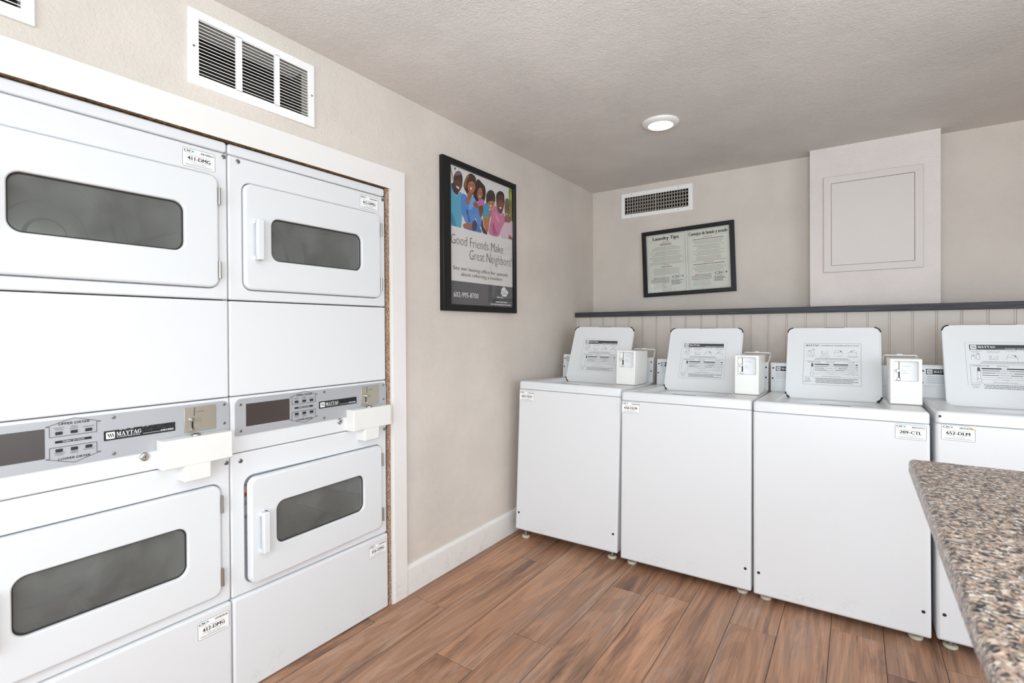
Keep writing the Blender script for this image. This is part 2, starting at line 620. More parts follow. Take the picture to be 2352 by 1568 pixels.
class Print:
    """flat inks laid on one another on a sheet; becomes ONE thin mesh"""

    def __init__(self, step=0.00012):
        self.items = []
        self.step = step
        self.k = 0

    def lay(self):
        self.k += 1

    def poly(self, pts, rgb):
        self.items.append(([(p[0], p[1]) for p in pts], [tuple(range(len(pts)))], rgb, self.k))

    def rect(self, x0, y0, x1, y1, rgb):
        self.poly([(x0, y0), (x1, y0), (x1, y1), (x0, y1)], rgb)

    def blob(self, pts, rgb, n=2):
        """a polygon with its corners rounded off"""
        m = len(pts)
        q = []
        for i in range(m):
            p0, p1, p2, p3 = (pts[(i + j) % m] for j in (-1, 0, 1, 2))
            for t in (0.0, 0.33, 0.67):
                c = (-0.5 * t + t * t - 0.5 * t ** 3, 1 - 2.5 * t * t + 1.5 * t ** 3, 0.5 * t + 2 * t * t - 1.5 * t ** 3, -0.5 * t * t + 0.5 * t ** 3)
                q.append(tuple(c[0] * p0[k] + c[1] * p1[k] + c[2] * p2[k] + c[3] * p3[k] for k in (0, 1)))
        self.poly([(min(max(a, 0.0), 0.5825), min(max(b, 0.4085), 0.7275)) for a, b in q], rgb)

    def rrect(self, x0, y0, x1, y1, r, rgb):
        self.poly(rrect(x0, x1, y0, y1, r, 3), rgb)

    def line(self, p, q, w, rgb):
        dx, dy = q[0] - p[0], q[1] - p[1]
        l = math.hypot(dx, dy) or 1
        nx, ny = -dy / l * w / 2, dx / l * w / 2
        self.poly([(p[0] + nx, p[1] + ny), (q[0] + nx, q[1] + ny), (q[0] - nx, q[1] - ny), (p[0] - nx, p[1] - ny)], rgb)

    def path(self, pts, w, rgb, close=False):
        for a, b in zip(pts, pts[1:] + (pts[:1] if close else [])):
            self.line(a, b, w, rgb)

    def disc(self, x, y, r, rgb, n=12):
        self.poly(circ(x, y, r, n), rgb)

    def text(self, s, x, y, h, rgb, align='L', width=None, bold=0.0, shear=0.0, ang=0.0):
        vsx, pl, a, b = text_polys(s, min(bold, 0.0))
        sy = h / CAP
        sx = sy if width is None else width / max(b - a, 1e-6)
        w = (b - a) * sx
        ox = {'L': 0, 'C': -w / 2, 'R': -w}[align]
        ca, sa = math.cos(ang), math.sin(ang)
        # a heavier weight is the same outline struck again slightly to the side
        for dx in ((0.0,) if bold <= 0 else (-0.8 * bold * sx, 0.0, 0.8 * bold * sx)):
            out = []
            for p in vsx:
                px = (p[0] - a) * sx + ox + p[1] * sy * shear + dx
                py = p[1] * sy
                out.append((x + px * ca - py * sa, y + px * sa + py * ca))
            self.items.append((out, pl, rgb, self.k + (0.25 if dx < 0 else 0.5 if dx > 0 else 0.0)))
        return w

    def serif(self, s, x, y, h, rgb, width):
        tot = sum(SERIF[c][0] + 0.04 for c in s)
        k = width / tot
        for c in s:
            w, polys = SERIF[c]
            for q in polys:
                self.poly([(x + a * k, y + b * h) for a, b in q], rgb)
            x += (w + 0.04) * k

    def scribble(self, x0, x1, y, h, rgb, rnd, gap=0.35):
        """a row of small print too fine to read: word-length dashes"""
        x = x0
        while x < x1 - h * 0.5:
            w = min(h * rnd.uniform(1.5, 5.0), x1 - x)
            self.rect(x, y, x + w, y + h, rgb)
            x += w + h * gap * rnd.uniform(1.0, 2.0)

    def build(self, name, parent, matrix, sheet=None):
        """matrix maps (x, y, out) of the sheet into the parent's space; sheet = (x0,y0,x1,y1,r,rgb,thickness)"""
        bm = bmesh.new()
        mats = []

        def mi(rgb):
            m = ink(rgb)
            if m not in mats:
                mats.append(m)
            return mats.index(m)

        z0 = 0.0
        if sheet:
            x0, y0, x1, y1, r, rgb, th = sheet
            pts = rrect(x0, x1, y0, y1, r, 3)
            a = [bm.verts.new((p[0], p[1], 0)) for p in pts]
            b = [bm.verts.new((p[0], p[1], th)) for p in pts]
            f = bm.faces.new(b)
            f.material_index = mi(rgb)
            for i in range(len(a)):
                f = bm.faces.new((a[i], a[(i + 1) % len(a)], b[(i + 1) % len(a)], b[i]))
                f.material_index = mi(rgb)
            z0 = th
        for pts, pl, rgb, k in self.items:
            i = mi(rgb)
            z = z0 + self.step * (k + 1)
            vv = [bm.verts.new((p[0], p[1], z)) for p in pts]
            for q in pl:
                try:
                    f = bm.faces.new([vv[j] for j in q])
                    f.material_index = i
                except ValueError:
                    pass
        bm.normal_update()
        for f in bm.faces:
            if f.normal.z < -0.5:
                f.normal_flip()
        me = bpy.data.meshes.new(name)
        bm.to_mesh(me)
        bm.free()
        for m in mats:
            me.materials.append(m)
        o = link(name, me, parent)
        o.matrix_local = matrix
        return o


def frame_matrix(o, ex, ey, ez):
    m = Matrix((Vector(ex), Vector(ey), Vector(ez))).transposed().to_4x4()
    m.translation = o
    return m


def emblem(p, x, y, s, white, black):
    """white rounded square with three slanted bars"""
    p.rrect(x, y, x + s * 1.1, y + s, s * 0.12, white)
    p.lay()
    for i in range(3):
        a = x + s * (0.16 + 0.26 * i)
        p.poly([(a, y + s * 0.78), (a + s * 0.14, y + s * 0.78), (a + s * 0.34, y + s * 0.22), (a + s * 0.22, y + s * 0.22)], black)
    p.k -= 1


K = (32, 32, 34)
W_ = (240, 240, 240)
GREY = (120, 120, 122)


def asset_sticker(parent, code, mtx, torn=False):
    """white machine-number sticker, 0.1 x 0.06"""
    rnd = random.Random(code)
    p = Print(0.00012)
    w, h = 0.1, 0.061
    pts = rrect(0.0015, w - 0.0015, 0.0015, h - 0.0015, 0.004, 3)
    p.path(pts, 0.0011, K, close=True)
    p.text('CSC', 0.005, h - 0.0125, 0.0065, (30, 34, 44), width=0.022, bold=0.07, shear=0.2)
    p.disc(0.0315, h - 0.0095, 0.0030, (70, 190, 210), 10)
    p.lay()
    p.disc(0.0322, h - 0.0098, 0.0016, (20, 90, 110), 8)
    p.k -= 1
    p.scribble(0.005, 0.028, h - 0.0158, 0.0012, GREY, rnd)
    x = 0.054
    while x < 0.094:
        b = rnd.uniform(0.0005, 0.0016)
        p.rect(x, h - 0.014, x + b, h - 0.0075, (70, 70, 72))
        x += b + rnd.uniform(0.0005, 0.0012)
    p.scribble(0.02, 0.082, h - 0.0225, 0.0011, GREY, rnd)
    p.text(code, w / 2, 0.0235, 0.0115, K, 'C', width=0.068, bold=0.045)
    p.scribble(0.016, 0.04, 0.0195, 0.0011, GREY, rnd)
    p.scribble(0.056, 0.084, 0.0195, 0.0011, GREY, rnd)
    p.text('1-877-264-6622', w / 2, 0.0135, 0.0032, (90, 90, 92), 'C', width=0.04)
    p.scribble(0.008, 0.092, 0.0092, 0.0012, GREY, rnd)
    p.scribble(0.012, 0.088, 0.0064, 0.0012, GREY, rnd)
    if torn:
        p.lay()
        p.poly([(w - 0.022, h), (w, h), (w, h - 0.014)], (232, 233, 234))
        p.poly([(w - 0.024, h), (w - 0.018, h - 0.003), (w - 0.002, h - 0.013), (w, h - 0.015), (w, h - 0.018), (w - 0.012, h - 0.010)], (196, 172, 122))
        p.k -= 1
    return p.build('number_sticker', parent, mtx, sheet=(0, 0, w, h, 0.004, (244, 243, 242), 0.0003))


# ------------------------------------------------------------------ room shell
H = 2.331
X1, Y1 = 3.8, -5.6


def struct(name, mb, parent=None):
    o = mb.build(name, parent)
    o['kind'] = 'structure'
    return o


def grid_wall(name, fr, us, vs_, holes, thick, m, mside=None):
    """a wall face cut by rectangular holes, with thickness (d from 0 back to -thick)"""
    mb = MB(fr)
    us = sorted(set(us + [h[0] for h in holes] + [h[1] for h in holes]))
    vs_ = sorted(set(vs_ + [h[2] for h in holes] + [h[3] for h in holes]))
    inh = lambda u, v: any(h[0] < u < h[1] and h[2] < v < h[3] for h in holes)
    i0 = mb.mi(m)
    for d in (0.0, -thick):
        g = {(i, j): mb.bm.verts.new(fr(u, v, d)) for i, u in enumerate(us) for j, v in enumerate(vs_)}
        for i in range(len(us) - 1):
            for j in range(len(vs_) - 1):
                if not inh((us[i] + us[i + 1]) / 2, (vs_[j] + vs_[j + 1]) / 2):
                    mb.face((g[i, j], g[i + 1, j], g[i + 1, j + 1], g[i, j + 1]), i0)
    for h in holes:
        q = [(h[0], h[2]), (h[1], h[2]), (h[1], h[3]), (h[0], h[3])]
        a, b = mb.loop(q, 0.0), mb.loop(q, -thick)
        mb.bridge(a, b, mb.mi(mside or m), False)
    q = [(us[0], vs_[0]), (us[-1], vs_[0]), (us[-1], vs_[-1]), (us[0], vs_[-1])]
    a, b = mb.loop(q, 0.0), mb.loop(q, -thick)
    mb.bridge(a, b, i0, False)
    return struct(name, mb)


FL = lambda u, v, d: (d, u, v)          # left wall: u = y, v = z, d out into the room
FB = lambda u, v, d: (u, -d, v)         # back wall: u = x, v = z, d out into the room
OPEN = (-3.60, -2.150, -0.01, 1.880)
GR1 = (-2.960, -2.555, 2.054, 2.246)
GRS = -0.811
GR2 = (GR1[0] + GRS, GR1[1] + GRS, GR1[2] - 0.005, GR1[3] - 0.005)
grid_wall('wall_left', FL, [Y1 - 0.1, 0.1], [-0.02, H], [OPEN, GR1, GR2], 0.11, M_WALL)
SV = (0.265, 0.758, 2.115, 2.257)
grid_wall('wall_back', FB, [-0.1, X1 + 0.1], [-0.02, H], [SV], 0.11, M_WALL)
grid_wall('wall_right', lambda u, v, d: (X1 - d, u, v), [Y1 - 0.1, 0.1], [-0.02, H], [(-5.0, -1.9, 0.10, 2.10)], 0.11, M_WALL)
grid_wall('wall_front', lambda u, v, d: (u, Y1 + d, v), [-0.1, X1 + 0.1], [-0.02, H], [(0.5, 3.3, 0.55, 2.15)], 0.11, M_WALL)


def window(name, fr, u0, u1, v0, v1, n):
    mb = MB(fr)
    f = 0.05
    for a in ((u0, u0 + f, v0, v1), (u1 - f, u1, v0, v1), (u0, u1, v0, v0 + f), (u0, u1, v1 - f, v1)):
        mb.box(*a, -0.10, -0.04, M_TRIM)
    for i in range(1, n):
        c = u0 + (u1 - u0) * i / n
        mb.box(c - 0.02, c + 0.02, v0, v1, -0.10, -0.04, M_TRIM)
    struct(name, mb)


window('window_1', lambda u, v, d: (X1 - d, u, v), -5.0, -1.9, 0.10, 2.10, 3)
window('window_2', lambda u, v, d: (u, Y1 + d, v), 0.5, 3.3, 0.55, 2.15, 3)
mb = MB()
mb.box(-0.11, X1 + 0.11, Y1 - 0.11, 0.11, H, H + 0.1, M_CEIL)
struct('ceiling', mb)

# chase boxed out of the back wall above the ledge
mb = MB(FB)
mb.panel(1.512, 2.1345, 1.34, H + 0.01, 0.002, -0.02, 0.115, M_CHASE, bev=0.003, seg=1)
struct('wall_back_chase', mb)

# floor: grout bed with planks
mb = MB()
mb.box(-0.75, X1 + 0.11, Y1 - 0.11, 0.11, -0.06, -0.0022, M_GROUT)
floor = struct('floor', mb)
PW, PL = 0.1783, 1.22
JOINT = {-1: -2.293, 0: -2.05, 1: -1.437, 2: -2.304, 3: -2.03, 4: -1.453, 5: -2.62, 6: -0.98, 7: -1.467, 8: -2.25, 9: -2.5, 10: -1.49}
_pm = {}


def plank_mesh(w, l):
    k = (round(w, 4), round(l, 4))
    if k not in _pm:
        b = MB()
        b.panel(-w / 2, w / 2, -l / 2, l / 2, 0.0012, -0.008, 0.0, M_WOOD, bev=0.0012, seg=1)
        _pm[k] = b.mesh('plank')
    return _pm[k]


for c in range(-1, 21):
    xa, xb = 0.055 + PW * c, 0.055 + PW * (c + 1)
    xa, xb = max(xa, 0.0), min(xb, X1)
    if xb - xa < 0.01:
        continue
    j = JOINT.get(c, -random.uniform(0, PL))
    ys = [j + PL * k for k in range(-6, 6)]
    for y0, y1 in zip(ys, ys[1:]):
        a, b = max(y0, Y1), min(y1, -0.31)
        if b - a < 0.02:
            continue
        w, l = xb - xa - 0.0028, b - a - 0.003
        o = link('plank', plank_mesh(w, l), floor, ((xa + xb) / 2, (a + b) / 2, 0.0))
        o.rotation_euler = (random.uniform(-1, 1) * 0.0006, random.uniform(-1, 1) * 0.002, 0)

# half-height boarded wall behind the washers and its ledge
mb = MB(FB)
mb.box(0.0, X1, 0.0, 1.330, -0.02, 0.2955, M_PANEL_PAINT)
for k in range(39):
    mb.box(0.017 + 0.0990 * k - 0.0024, 0.017 + 0.0990 * k + 0.0024, 0.0, 1.3295, 0.2950, 0.2990, M_PANEL_PAINT)
wain = struct('wall_back_lower', mb)
BP = 0.0990
x = 0.017
bm_board = MB(FB)
bm_board.panel(-0.0442, 0.0442, 0.0, 1.329, 0.0006, 0.295, 0.301, M_PANEL_PAINT, bev=0.0012, seg=1)
board_me = bm_board.mesh('board')
while x + 0.099 < X1:
    link('board', board_me, wain, (x + BP / 2, 0, 0))
    x += BP
mb = MB(FB)
mb.panel(0.001, X1, 1.3300, 1.3648, 0.004, 0.0, 0.328, M_LEDGE, bev=0.003, seg=2)
struct('trim_1', mb)

# baseboard on the left wall
prof = [(0.0, 0.0), (0.014, 0.0), (0.014, 0.118), (0.012, 0.126), (0.006, 0.131), (0.005, 0.138), (0.0, 0.138)]
mb = MB(lambda u, v, d: (u, d, v))
mb.poly(prof, -2.0696, -0.30, M_TRIM)
struct('baseboard_left', mb)

# white casing round the dryer opening
mb = MB(FL)
yr, yl = -2.0696, -3.680
mb.poly([(-2.150, 0.0), (yr, 0.0), (yr, 1.970), (yl, 1.970), (yl, 0.0), (-3.600, 0.0), (-3.600, 1.8795), (-2.150, 1.8795)], 0.0, 0.0185, M_TRIM)
bmesh.ops.bevel(mb.bm, geom=[e for e in mb.bm.edges if all(abs(v.co.x - 0.0185) < 1e-5 for v in e.verts)], offset=0.003, segments=2, affect='EDGES', profile=0.5)
struct('trim_2', mb)
# raw particle board lining of the opening
mb = MB(FL)
mb.box(-2.1755, -2.1590, 0.0, 1.8760, -0.72, 0.006, M_PB)
mb.box(-2.1589, -2.1505, 0.0, 1.8790, -0.72, 0.012, M_TRIM)
mb.box(-3.599, -3.5755, 0.0, 1.8790, -0.72, 0.006, M_PB)
struct('trim_3', mb)
mb = MB(FL)
mb.box(-3.575, -2.176, 1.8762, 1.905, -0.72, 0.0160, M_PBD)
struct('trim_4', mb)
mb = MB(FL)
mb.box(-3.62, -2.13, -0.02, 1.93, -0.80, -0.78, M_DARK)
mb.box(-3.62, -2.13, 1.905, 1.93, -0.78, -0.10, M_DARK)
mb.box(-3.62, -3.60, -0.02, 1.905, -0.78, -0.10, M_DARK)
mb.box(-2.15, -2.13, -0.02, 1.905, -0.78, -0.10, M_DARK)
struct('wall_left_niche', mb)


# ------------------------------------------------------------------ stacked dryers
def screw(parent, fr, u, v, d, r=0.0055, m=None, name='screw'):
    mb = MB(fr)
    mb.cyl(u, v, r, d - 0.001, d + 0.0016, m or M_SCREW, 14, dome=0.001)
    mb.box(u - r * 0.75, u + r * 0.75, v - 0.0007, v + 0.0007, d + 0.0026, d + 0.0028, M_HOLE)
    return mb.build(name, parent)


def console_print(parent):
    p = Print(0.00012)
    L = (60, 60, 64)
    cv = 0.951
    for s in (1, -1):
        P = lambda u, v: (u, cv + s * v)
        p.path([P(0.2163, 0.0418), P(0.2750, 0.0600), P(0.3336, 0.0418)], 0.0011, L)
        p.path([P(0.2163, 0.0418), P(0.2245, 0.0418), P(0.2245, 0.0140), P(0.3238, 0.0140), P(0.3238, 0.0418), P(0.3336, 0.0418)], 0.0011, L)
    p.text('UPPER DRYER', 0.275, 0.9945, 0.0062, K, 'C', width=0.066, bold=0.015, shear=0.25)
    p.text('LOWER DRYER', 0.275, 0.9015, 0.0062, K, 'C', width=0.068, bold=0.015, shear=0.25)
    G = (96, 96, 100)
    for u, a, b in ((0.2437, 'WHITES &', 'COLORS'), (0.2752, 'PERM', 'PRESS'), (0.3063, '', 'DELICATES')):
        if a:
            p.text(a, u, 0.9865, 0.0030, G, 'C', width=0.022 if len(a) > 5 else 0.014)
            p.text(a, u, 0.9200, 0.0030, G, 'C', width=0.022 if len(a) > 5 else 0.014)
        p.text(b, u, 0.9815, 0.0030, G, 'C', width=0.024 if len(b) > 6 else 0.017)
        p.text(b, u, 0.9155 if a else 0.9195, 0.0030, G, 'C', width=0.024 if len(b) > 6 else 0.017)
    p.rect(0.2356, 0.9478, 0.3124, 0.9540, K)
    p.lay()
    p.text('FABRIC SETTINGS', 0.274, 0.9494, 0.0030, W_, 'C', width=0.046, bold=0.01)
    return p.build('console_lettering', parent, frame_matrix((0.0052, 0, 0), (0, 1, 0), (0, 0, 1), (1, 0, 0)))


def dryer_badge(parent, worn):
    p = Print(0.00012)
    w, h = 0.179, 0.027
    emblem(p, 0.0045, 0.004, 0.019, W_, K)
    p.serif('MAYTAG', 0.029, 0.0095, 0.0115, W_, 0.061)
    p.text('COMMERCIAL', 0.0295, 0.0045, 0.0033, W_, width=0.058)
    p.rect(0.093, 0.0055, 0.140, 0.0063, W_)
    p.text('DRYERS', 0.141, 0.0045, 0.0050, W_, width=0.033, bold=0.03)
    if worn:
        rnd = random.Random(3)
        p.lay()
        for i in range(60):
            a, b = rnd.uniform(0.088, 0.176), rnd.uniform(0.010, 0.026)
            r = rnd.uniform(0.0003, 0.0008)
            p.poly([(a, b), (a + r * 2, b + r * 0.6), (a + r, b + r * 1.6)], (170, 170, 172))
        for i in range(8):
            a = rnd.uniform(0.035, 0.10)
            p.poly([(a, h - 0.0012), (a + 0.006, h - 0.0020), (a + 0.009, h), (a, h)], (190, 191, 195))
    return p.build('brand_badge', parent, frame_matrix((0.0046, 0.340, 0.935), (0, 1, 0), (0, 0, 1), (1, 0, 0)), sheet=(0, 0, w, h, 0.0008, K, 0.0008))


def coin_print(parent, m4):
    p = Print(0.00012)
    p.text('QUARTERS', 0.035, 0.061, 0.0042, (110, 102, 92), width=0.024)
    p.text('COIN', 0.037, 0.039, 0.0034, (110, 102, 92), width=0.012)
    p.text('RETURN', 0.034, 0.032, 0.0034, (110, 102, 92), width=0.018)
    return p.build('coin_plate_lettering', parent, m4)


def dryer_door(parent, vc, handle_in, ajar=0.0, sticker=False):
    """door hinged on its right side; vc = middle height"""
    hv = 0.1835
    u0, u1 = 0.0515, 0.6520
    mb = MB(FL)
    ox, oy = 0.004, u1 - 0.0005
    fr = lambda u, v, d: (d - ox, u - oy, v - vc)
    mb = MB(fr)
    mb.panel(u0, u1, vc - hv, vc + hv, 0.028, -0.012, 0.0115, M_ENAMEL2, bev=0.007, seg=7,
             hole=(0.1475, 0.5485, vc - 0.0755, vc + 0.0770), hr=0.030, hbev=0.004)
    door = mb.build('door', parent, (ox, oy, vc))
    door.rotation_euler = (0, 0, ajar)
    mb = MB(fr)
    mb.panel(0.1455, 0.5505, vc - 0.0775, vc + 0.079, 0.031, -0.004, -0.0015, M_DGLASS, bev=0.0004, seg=7)
    mb.build('window_pane', door)
    mb = MB(fr)
    mb.panel(0.146, 0.550, vc - 0.077, vc + 0.0785, 0.031, -0.0012, 0.0012, M_RUBBER, bev=0.0006, seg=7,
             hole=(0.1515, 0.5445, vc - 0.0715, vc + 0.073), hr=0.027, hbev=0.0006)
    mb.build('window_gasket', door)
    # pull handle
    mb = MB(fr)
    z0, z1 = vc - 0.080, vc + 0.061
    mb.panel(0.0815, 0.1045, z0, z1, 0.003, 0.026, 0.040, M_ENAMEL2, bev=0.003, seg=2)
    for a, b in ((z0, z0 + 0.014), (z1 - 0.014, z1)):
        mb.poly([(0.0815, a), (0.1040, a), (0.1040, b), (0.0815, b)], 0.0105, 0.028, M_ENAMEL2)
    mb.box(0.0990, 0.1040, z0, z1, 0.0105, 0.028, M_ENAMEL2)
    mb.build('handle', door)
    for dz in (0.1175, -0.1245):
        mb = MB(lambda u, v, d: (u, v, d))
        mb.cyl(0.012, 0.6535, 0.0042, vc + dz - 0.0275, vc + dz + 0.0275, M_STEEL, 12)
        mb.cyl(0.012, 0.6535, 0.0047, vc + dz - 0.0285, vc + dz - 0.014, M_STEEL, 12)
        mb.box(0.0, 0.006, 0.648, 0.6595, vc + dz - 0.026, vc + dz + 0.026, M_STEEL)
        mb.build('hinge', parent)
    return door


def drum(parent, vc, rot):
    mb = MB(FL)
    uc, n = 0.345, 40
    mb.rings(uc, vc, [(0.262, -0.034), (0.268, -0.046), (0.285, -0.055), (0.302, -0.068), (0.304, -0.10), (0.304, -0.50), (0.285, -0.525)], M_DRUM, 48)
    mb.rings(uc, vc, [(0.285, -0.525), (0.235, -0.530), (0.228, -0.518), (0.200, -0.518), (0.192, -0.534), (0.12, -0.536), (0.114, -0.526), (0.06, -0.526), (0.05, -0.512)], M_DRUM, 48, cap1=True)
    mb.build('drum', parent)
    for k in range(3):
        a = rot + k * 2 * math.pi / 3
        mb = MB()
        prof = [(-0.045, 0.301), (-0.018, 0.245), (0.0, 0.235), (0.018, 0.245), (0.045, 0.301)]
        ca, sa = math.cos(a), math.sin(a)
        mb.fr = lambda u, v, d: (d, uc + u * ca - v * sa, vc + u * sa + v * ca)
        mb.poly(prof, -0.500, -0.075, M_DRUM, True)
        mb.build('drum_baffle', parent)


M_GREYPANEL = mat('bulkhead_paint', (206, 209, 212), 0.4)


def stacked_dryer(y0, label, codes, ajar_low, worn, rot):
    t = thing('stacked_dryer', label, 'dryer', (0.003, y0, 0.0), 'coin dryer towers in the white-cased opening')
    W = 0.686
    g = 0.0018
    F = FL
    # cabinet shell, open to the front
    mb = MB(F)
    mb.box(g, g + 0.004, 0.004, 1.868, -0.70, -0.022, M_ENAMEL)
    mb.box(W - g - 0.004, W - g, 0.004, 1.868, -0.70, -0.022, M_ENAMEL)
    mb.box(g, W - g, 0.004, 1.868, -0.704, -0.70, M_ENAMEL)
    mb.box(g, W - g, 1.864, 1.868, -0.70, -0.022, M_ENAMEL)
    mb.box(g + 0.004, W - g - 0.004, 0.826, 1.345, -0.60, -0.55, M_DARK)
    mb.build('cabinet', t)
    # top cover
    mb = MB(F)
    mb.panel(g, W - g, 1.8378, 1.8728, 0.010, -0.05, 0.0, M_ENAMEL, bev=0.006, seg=5)
    mb.build('top_cover', t)
    # front panels with the door recess
    rec = (0.0480, 0.6560)
    for v0, v1, vc, nm in ((1.3468, 1.8342, 1.5680, 'upper_front_panel'), (0.3362, 0.8225, 0.5515, 'lower_front_panel')):
        mb = MB(F)
        mb.panel(g, W - g, v0, v1, 0.006, -0.022, 0.0, M_ENAMEL, bev=0.005, seg=5, hole=(rec[0], rec[1], vc - 0.1865, vc + 0.1865), hr=0.031, hbev=0.004)
        mb.build(nm, t)
        mb = MB(F)
        mb.panel(rec[0] - 0.004, rec[1] + 0.004, vc - 0.1905, vc + 0.1905, 0.03, -0.030, -0.0215, M_GREYPANEL, bev=0.001, seg=5,
                 hole=(0.108, 0.588, vc - 0.125, vc + 0.125), hr=0.09, hbev=0.001)
        mb.build('door_recess', t)
    mb = MB(F)
    mb.panel(g, W - g, 1.0198, 1.3428, 0.006, -0.03, 0.0, M_ENAMEL, bev=0.005, seg=5)
    mb.build('middle_panel', t)
    mb = MB(F)
    mb.panel(g, W - g, 0.8252, 1.0168, 0.006, -0.03, 0.0, M_ENAMEL, bev=0.004, seg=5)
    con = mb.build('control_panel', t)
    # kick panel
    mb = MB(F)
    mb.panel(g, W - g, 0.003, 0.3330, 0.008, -0.03, 0.009, M_ENAMEL, bev=0.008, seg=5)
    mb.build('kick_panel', t)
    dryer_door(t, 1.5680, True)
    dryer_door(t, 0.5515, True, ajar_low)
    drum(t, 1.5680, rot)
    drum(t, 0.5515, rot + 0.8)
    # silver fascia with its rounded upper corners
    mb = MB(F)
    u0, u1, v0, v1, r = 0.0165, 0.6825, 0.8835, 1.0090, 0.022
    pts = [p for p in rrect(u0, u1, v0, v1, r, 6) if p[1] > v1 - r - 1e-6] + [(u0, v0), (u1, v0)]
    mb.poly(pts, 0.0, 0.0036, M_ALU)
    fas = mb.build('fascia', con)
    console_print(con)
    mb = MB(F)
    mb.panel(0.0530, 0.2155, 0.9115, 0.9895, 0.001, 0.003, 0.0044, M_DISPLAY, bev=0.0006, seg=1)
    mb.build('display_window', con)
    for u in (0.2437, 0.2752, 0.3063):
        for v in (0.9737, 0.9283):
            mb = MB(F)
            mb.panel(u - 0.0073, u + 0.0073, v - 0.0040, v + 0.0040, 0.0008, 0.003, 0.0065, M_BLACK, bev=0.001, seg=2)
            mb.build('button', con)
    dryer_badge(con, worn)
    mb = MB(F)
    mb.panel(0.5445, 0.6400, 0.9215, 1.0008, 0.001, 0.003, 0.0052, M_PLATE, bev=0.0008, seg=1)
    pts = [(0.5725, 0.9730), (0.5745, 0.9730), (0.5755, 0.9990), (0.5740, 0.9990)]
    mb.poly(pts, 0.0045, 0.0056, M_BLACK)
    mb.box(0.5655, 0.5710, 0.930, 0.957, 0.0045, 0.0056, M_BLACK)
    mb.build('coin_plate', con)
    coin_print(con, frame_matrix((0.0054, 0.5445, 0.9215), (0, 1, 0), (0, 0, 1), (1, 0, 0)))
    mb = MB(F)
    mb.cyl(0.5660, 0.9610, 0.0070, 0.005, 0.011, M_CHROME, 16, dome=0.003)
    mb.box(0.5640, 0.5725, 0.9290, 0.9345, 0.005, 0.013, M_CHROME)
    mb.build('coin_return_lever', con)
    for u, v in ((0.034, 0.9890), (0.034, 0.8990), (0.3630, 0.9985), (0.3630, 0.8960), (0.6660, 0.9975), (0.6660, 0.9350)):
        screw(con, F, u, v, 0.0036, 0.0048)
    # coin box below the slot
    mb = MB(F)
    mb.panel(0.4690, 0.6710, 0.8265, 0.9135, 0.003, 0.0, 0.050, M_CREAM, bev=0.004, seg=3)
    box = mb.build('coin_box', t)
    mb = MB(F)
    mb.panel(0.5270, 0.6035, 0.7775, 0.8330, 0.003, 0.0, 0.0495, M_CREAM, bev=0.004, seg=3)
    mb.build('coin_box_guard', box)
    mb = MB()
    mb.fr = lambda u, v, d: (v, u, d)
    mb.cyl(0.5700, 0.024, 0.0130, 0.9125, 0.9185, M_STEEL, 18)
    mb.cyl(0.5700, 0.024, 0.0085, 0.9185, 0.9190, M_HOLE, 18)
    mb.build('box_lock', box)
    mb = MB(F)
    mb.rings(0.4390, 0.8700, [(0.0125, -0.001), (0.0125, 0.003), (0.0105, 0.005), (0.008, 0.005), (0.0075, 0.003)], M_CHROME, 20, cap1=True)
    mb.cyl(0.4390, 0.8700, 0.005, 0.003, 0.0055, M_STEEL, 14)
    mb.cyl(0.4390, 0.8700, 0.0022, 0.0055, 0.0058, M_HOLE, 8)
    mb.build('key_lock', con)
    for u, v in ((0.0345, 1.8195), (0.6560 + 0.0170, 1.8220), (0.0345, 0.7960), (0.6735, 0.8000)):
        screw(t, F, u, v, 0.0, 0.0075)
    asset_sticker(t, codes[0], frame_matrix((0.0002, 0.5475, 1.7612), (0, 1, 0), (0, 0, 1), (1, 0, 0)))
    asset_sticker(t, codes[1], frame_matrix((0.0092, 0.5750, 0.2500), (0, 1, 0.01), (0, -0.01, 1), (1, 0, 0)))
    if ajar_low > 0.02:
        # warning decals on the recess behind the half-open door
        m4 = lambda v: frame_matrix((-0.0210, 0.0500, v), (0, 1, 0), (0, 0, 1), (1, 0, 0))
        for v in (0.663, 0.700):
            p = Print(0.0001)
            p.rect(0.0, 0.0, 0.020, 0.014 if v < 0.7 else 0.005, (232, 110, 30))
            p.build('orange_warning_label', t, m4(v))
        p = Print(0.0001)
        p.lay()
        for i in range(6):
            p.line((0.002 + i * 0.003, 0.068), (0.006 + i * 0.003, 0.052), 0.001, (90, 90, 96))
        p.path(circ(0.010, 0.012, 0.007, 10), 0.0012, K, close=True)
        p.disc(0.010, 0.012, 0.0025, K)
        p.build('warning_decal', t, m4(0.580), sheet=(0, 0, 0.022, 0.078, 0.001, (214, 216, 220), 0.0002))
    return t


stacked_dryer(-3.5517, 'white stacked coin dryer numbered 411-DMG and 412-DMG, left of the two towers', ('411-DMG', '412-DMG'), 0.012, True, 0.5)
stacked_dryer(-2.8657, 'white stacked coin dryer numbered 415-DMG and 416-DMG, lower door ajar, nearest the poster', ('415-DMG', '416-DMG'), R(2.0), False, 1.1)


# ------------------------------------------------------------------ washers
FF = lambda u, v, d: (u, -d, v)       # front of a washer: u right, v up, d out
FT = lambda u, v, d: (u, v, d)        # top of a washer: u right, v back, d up


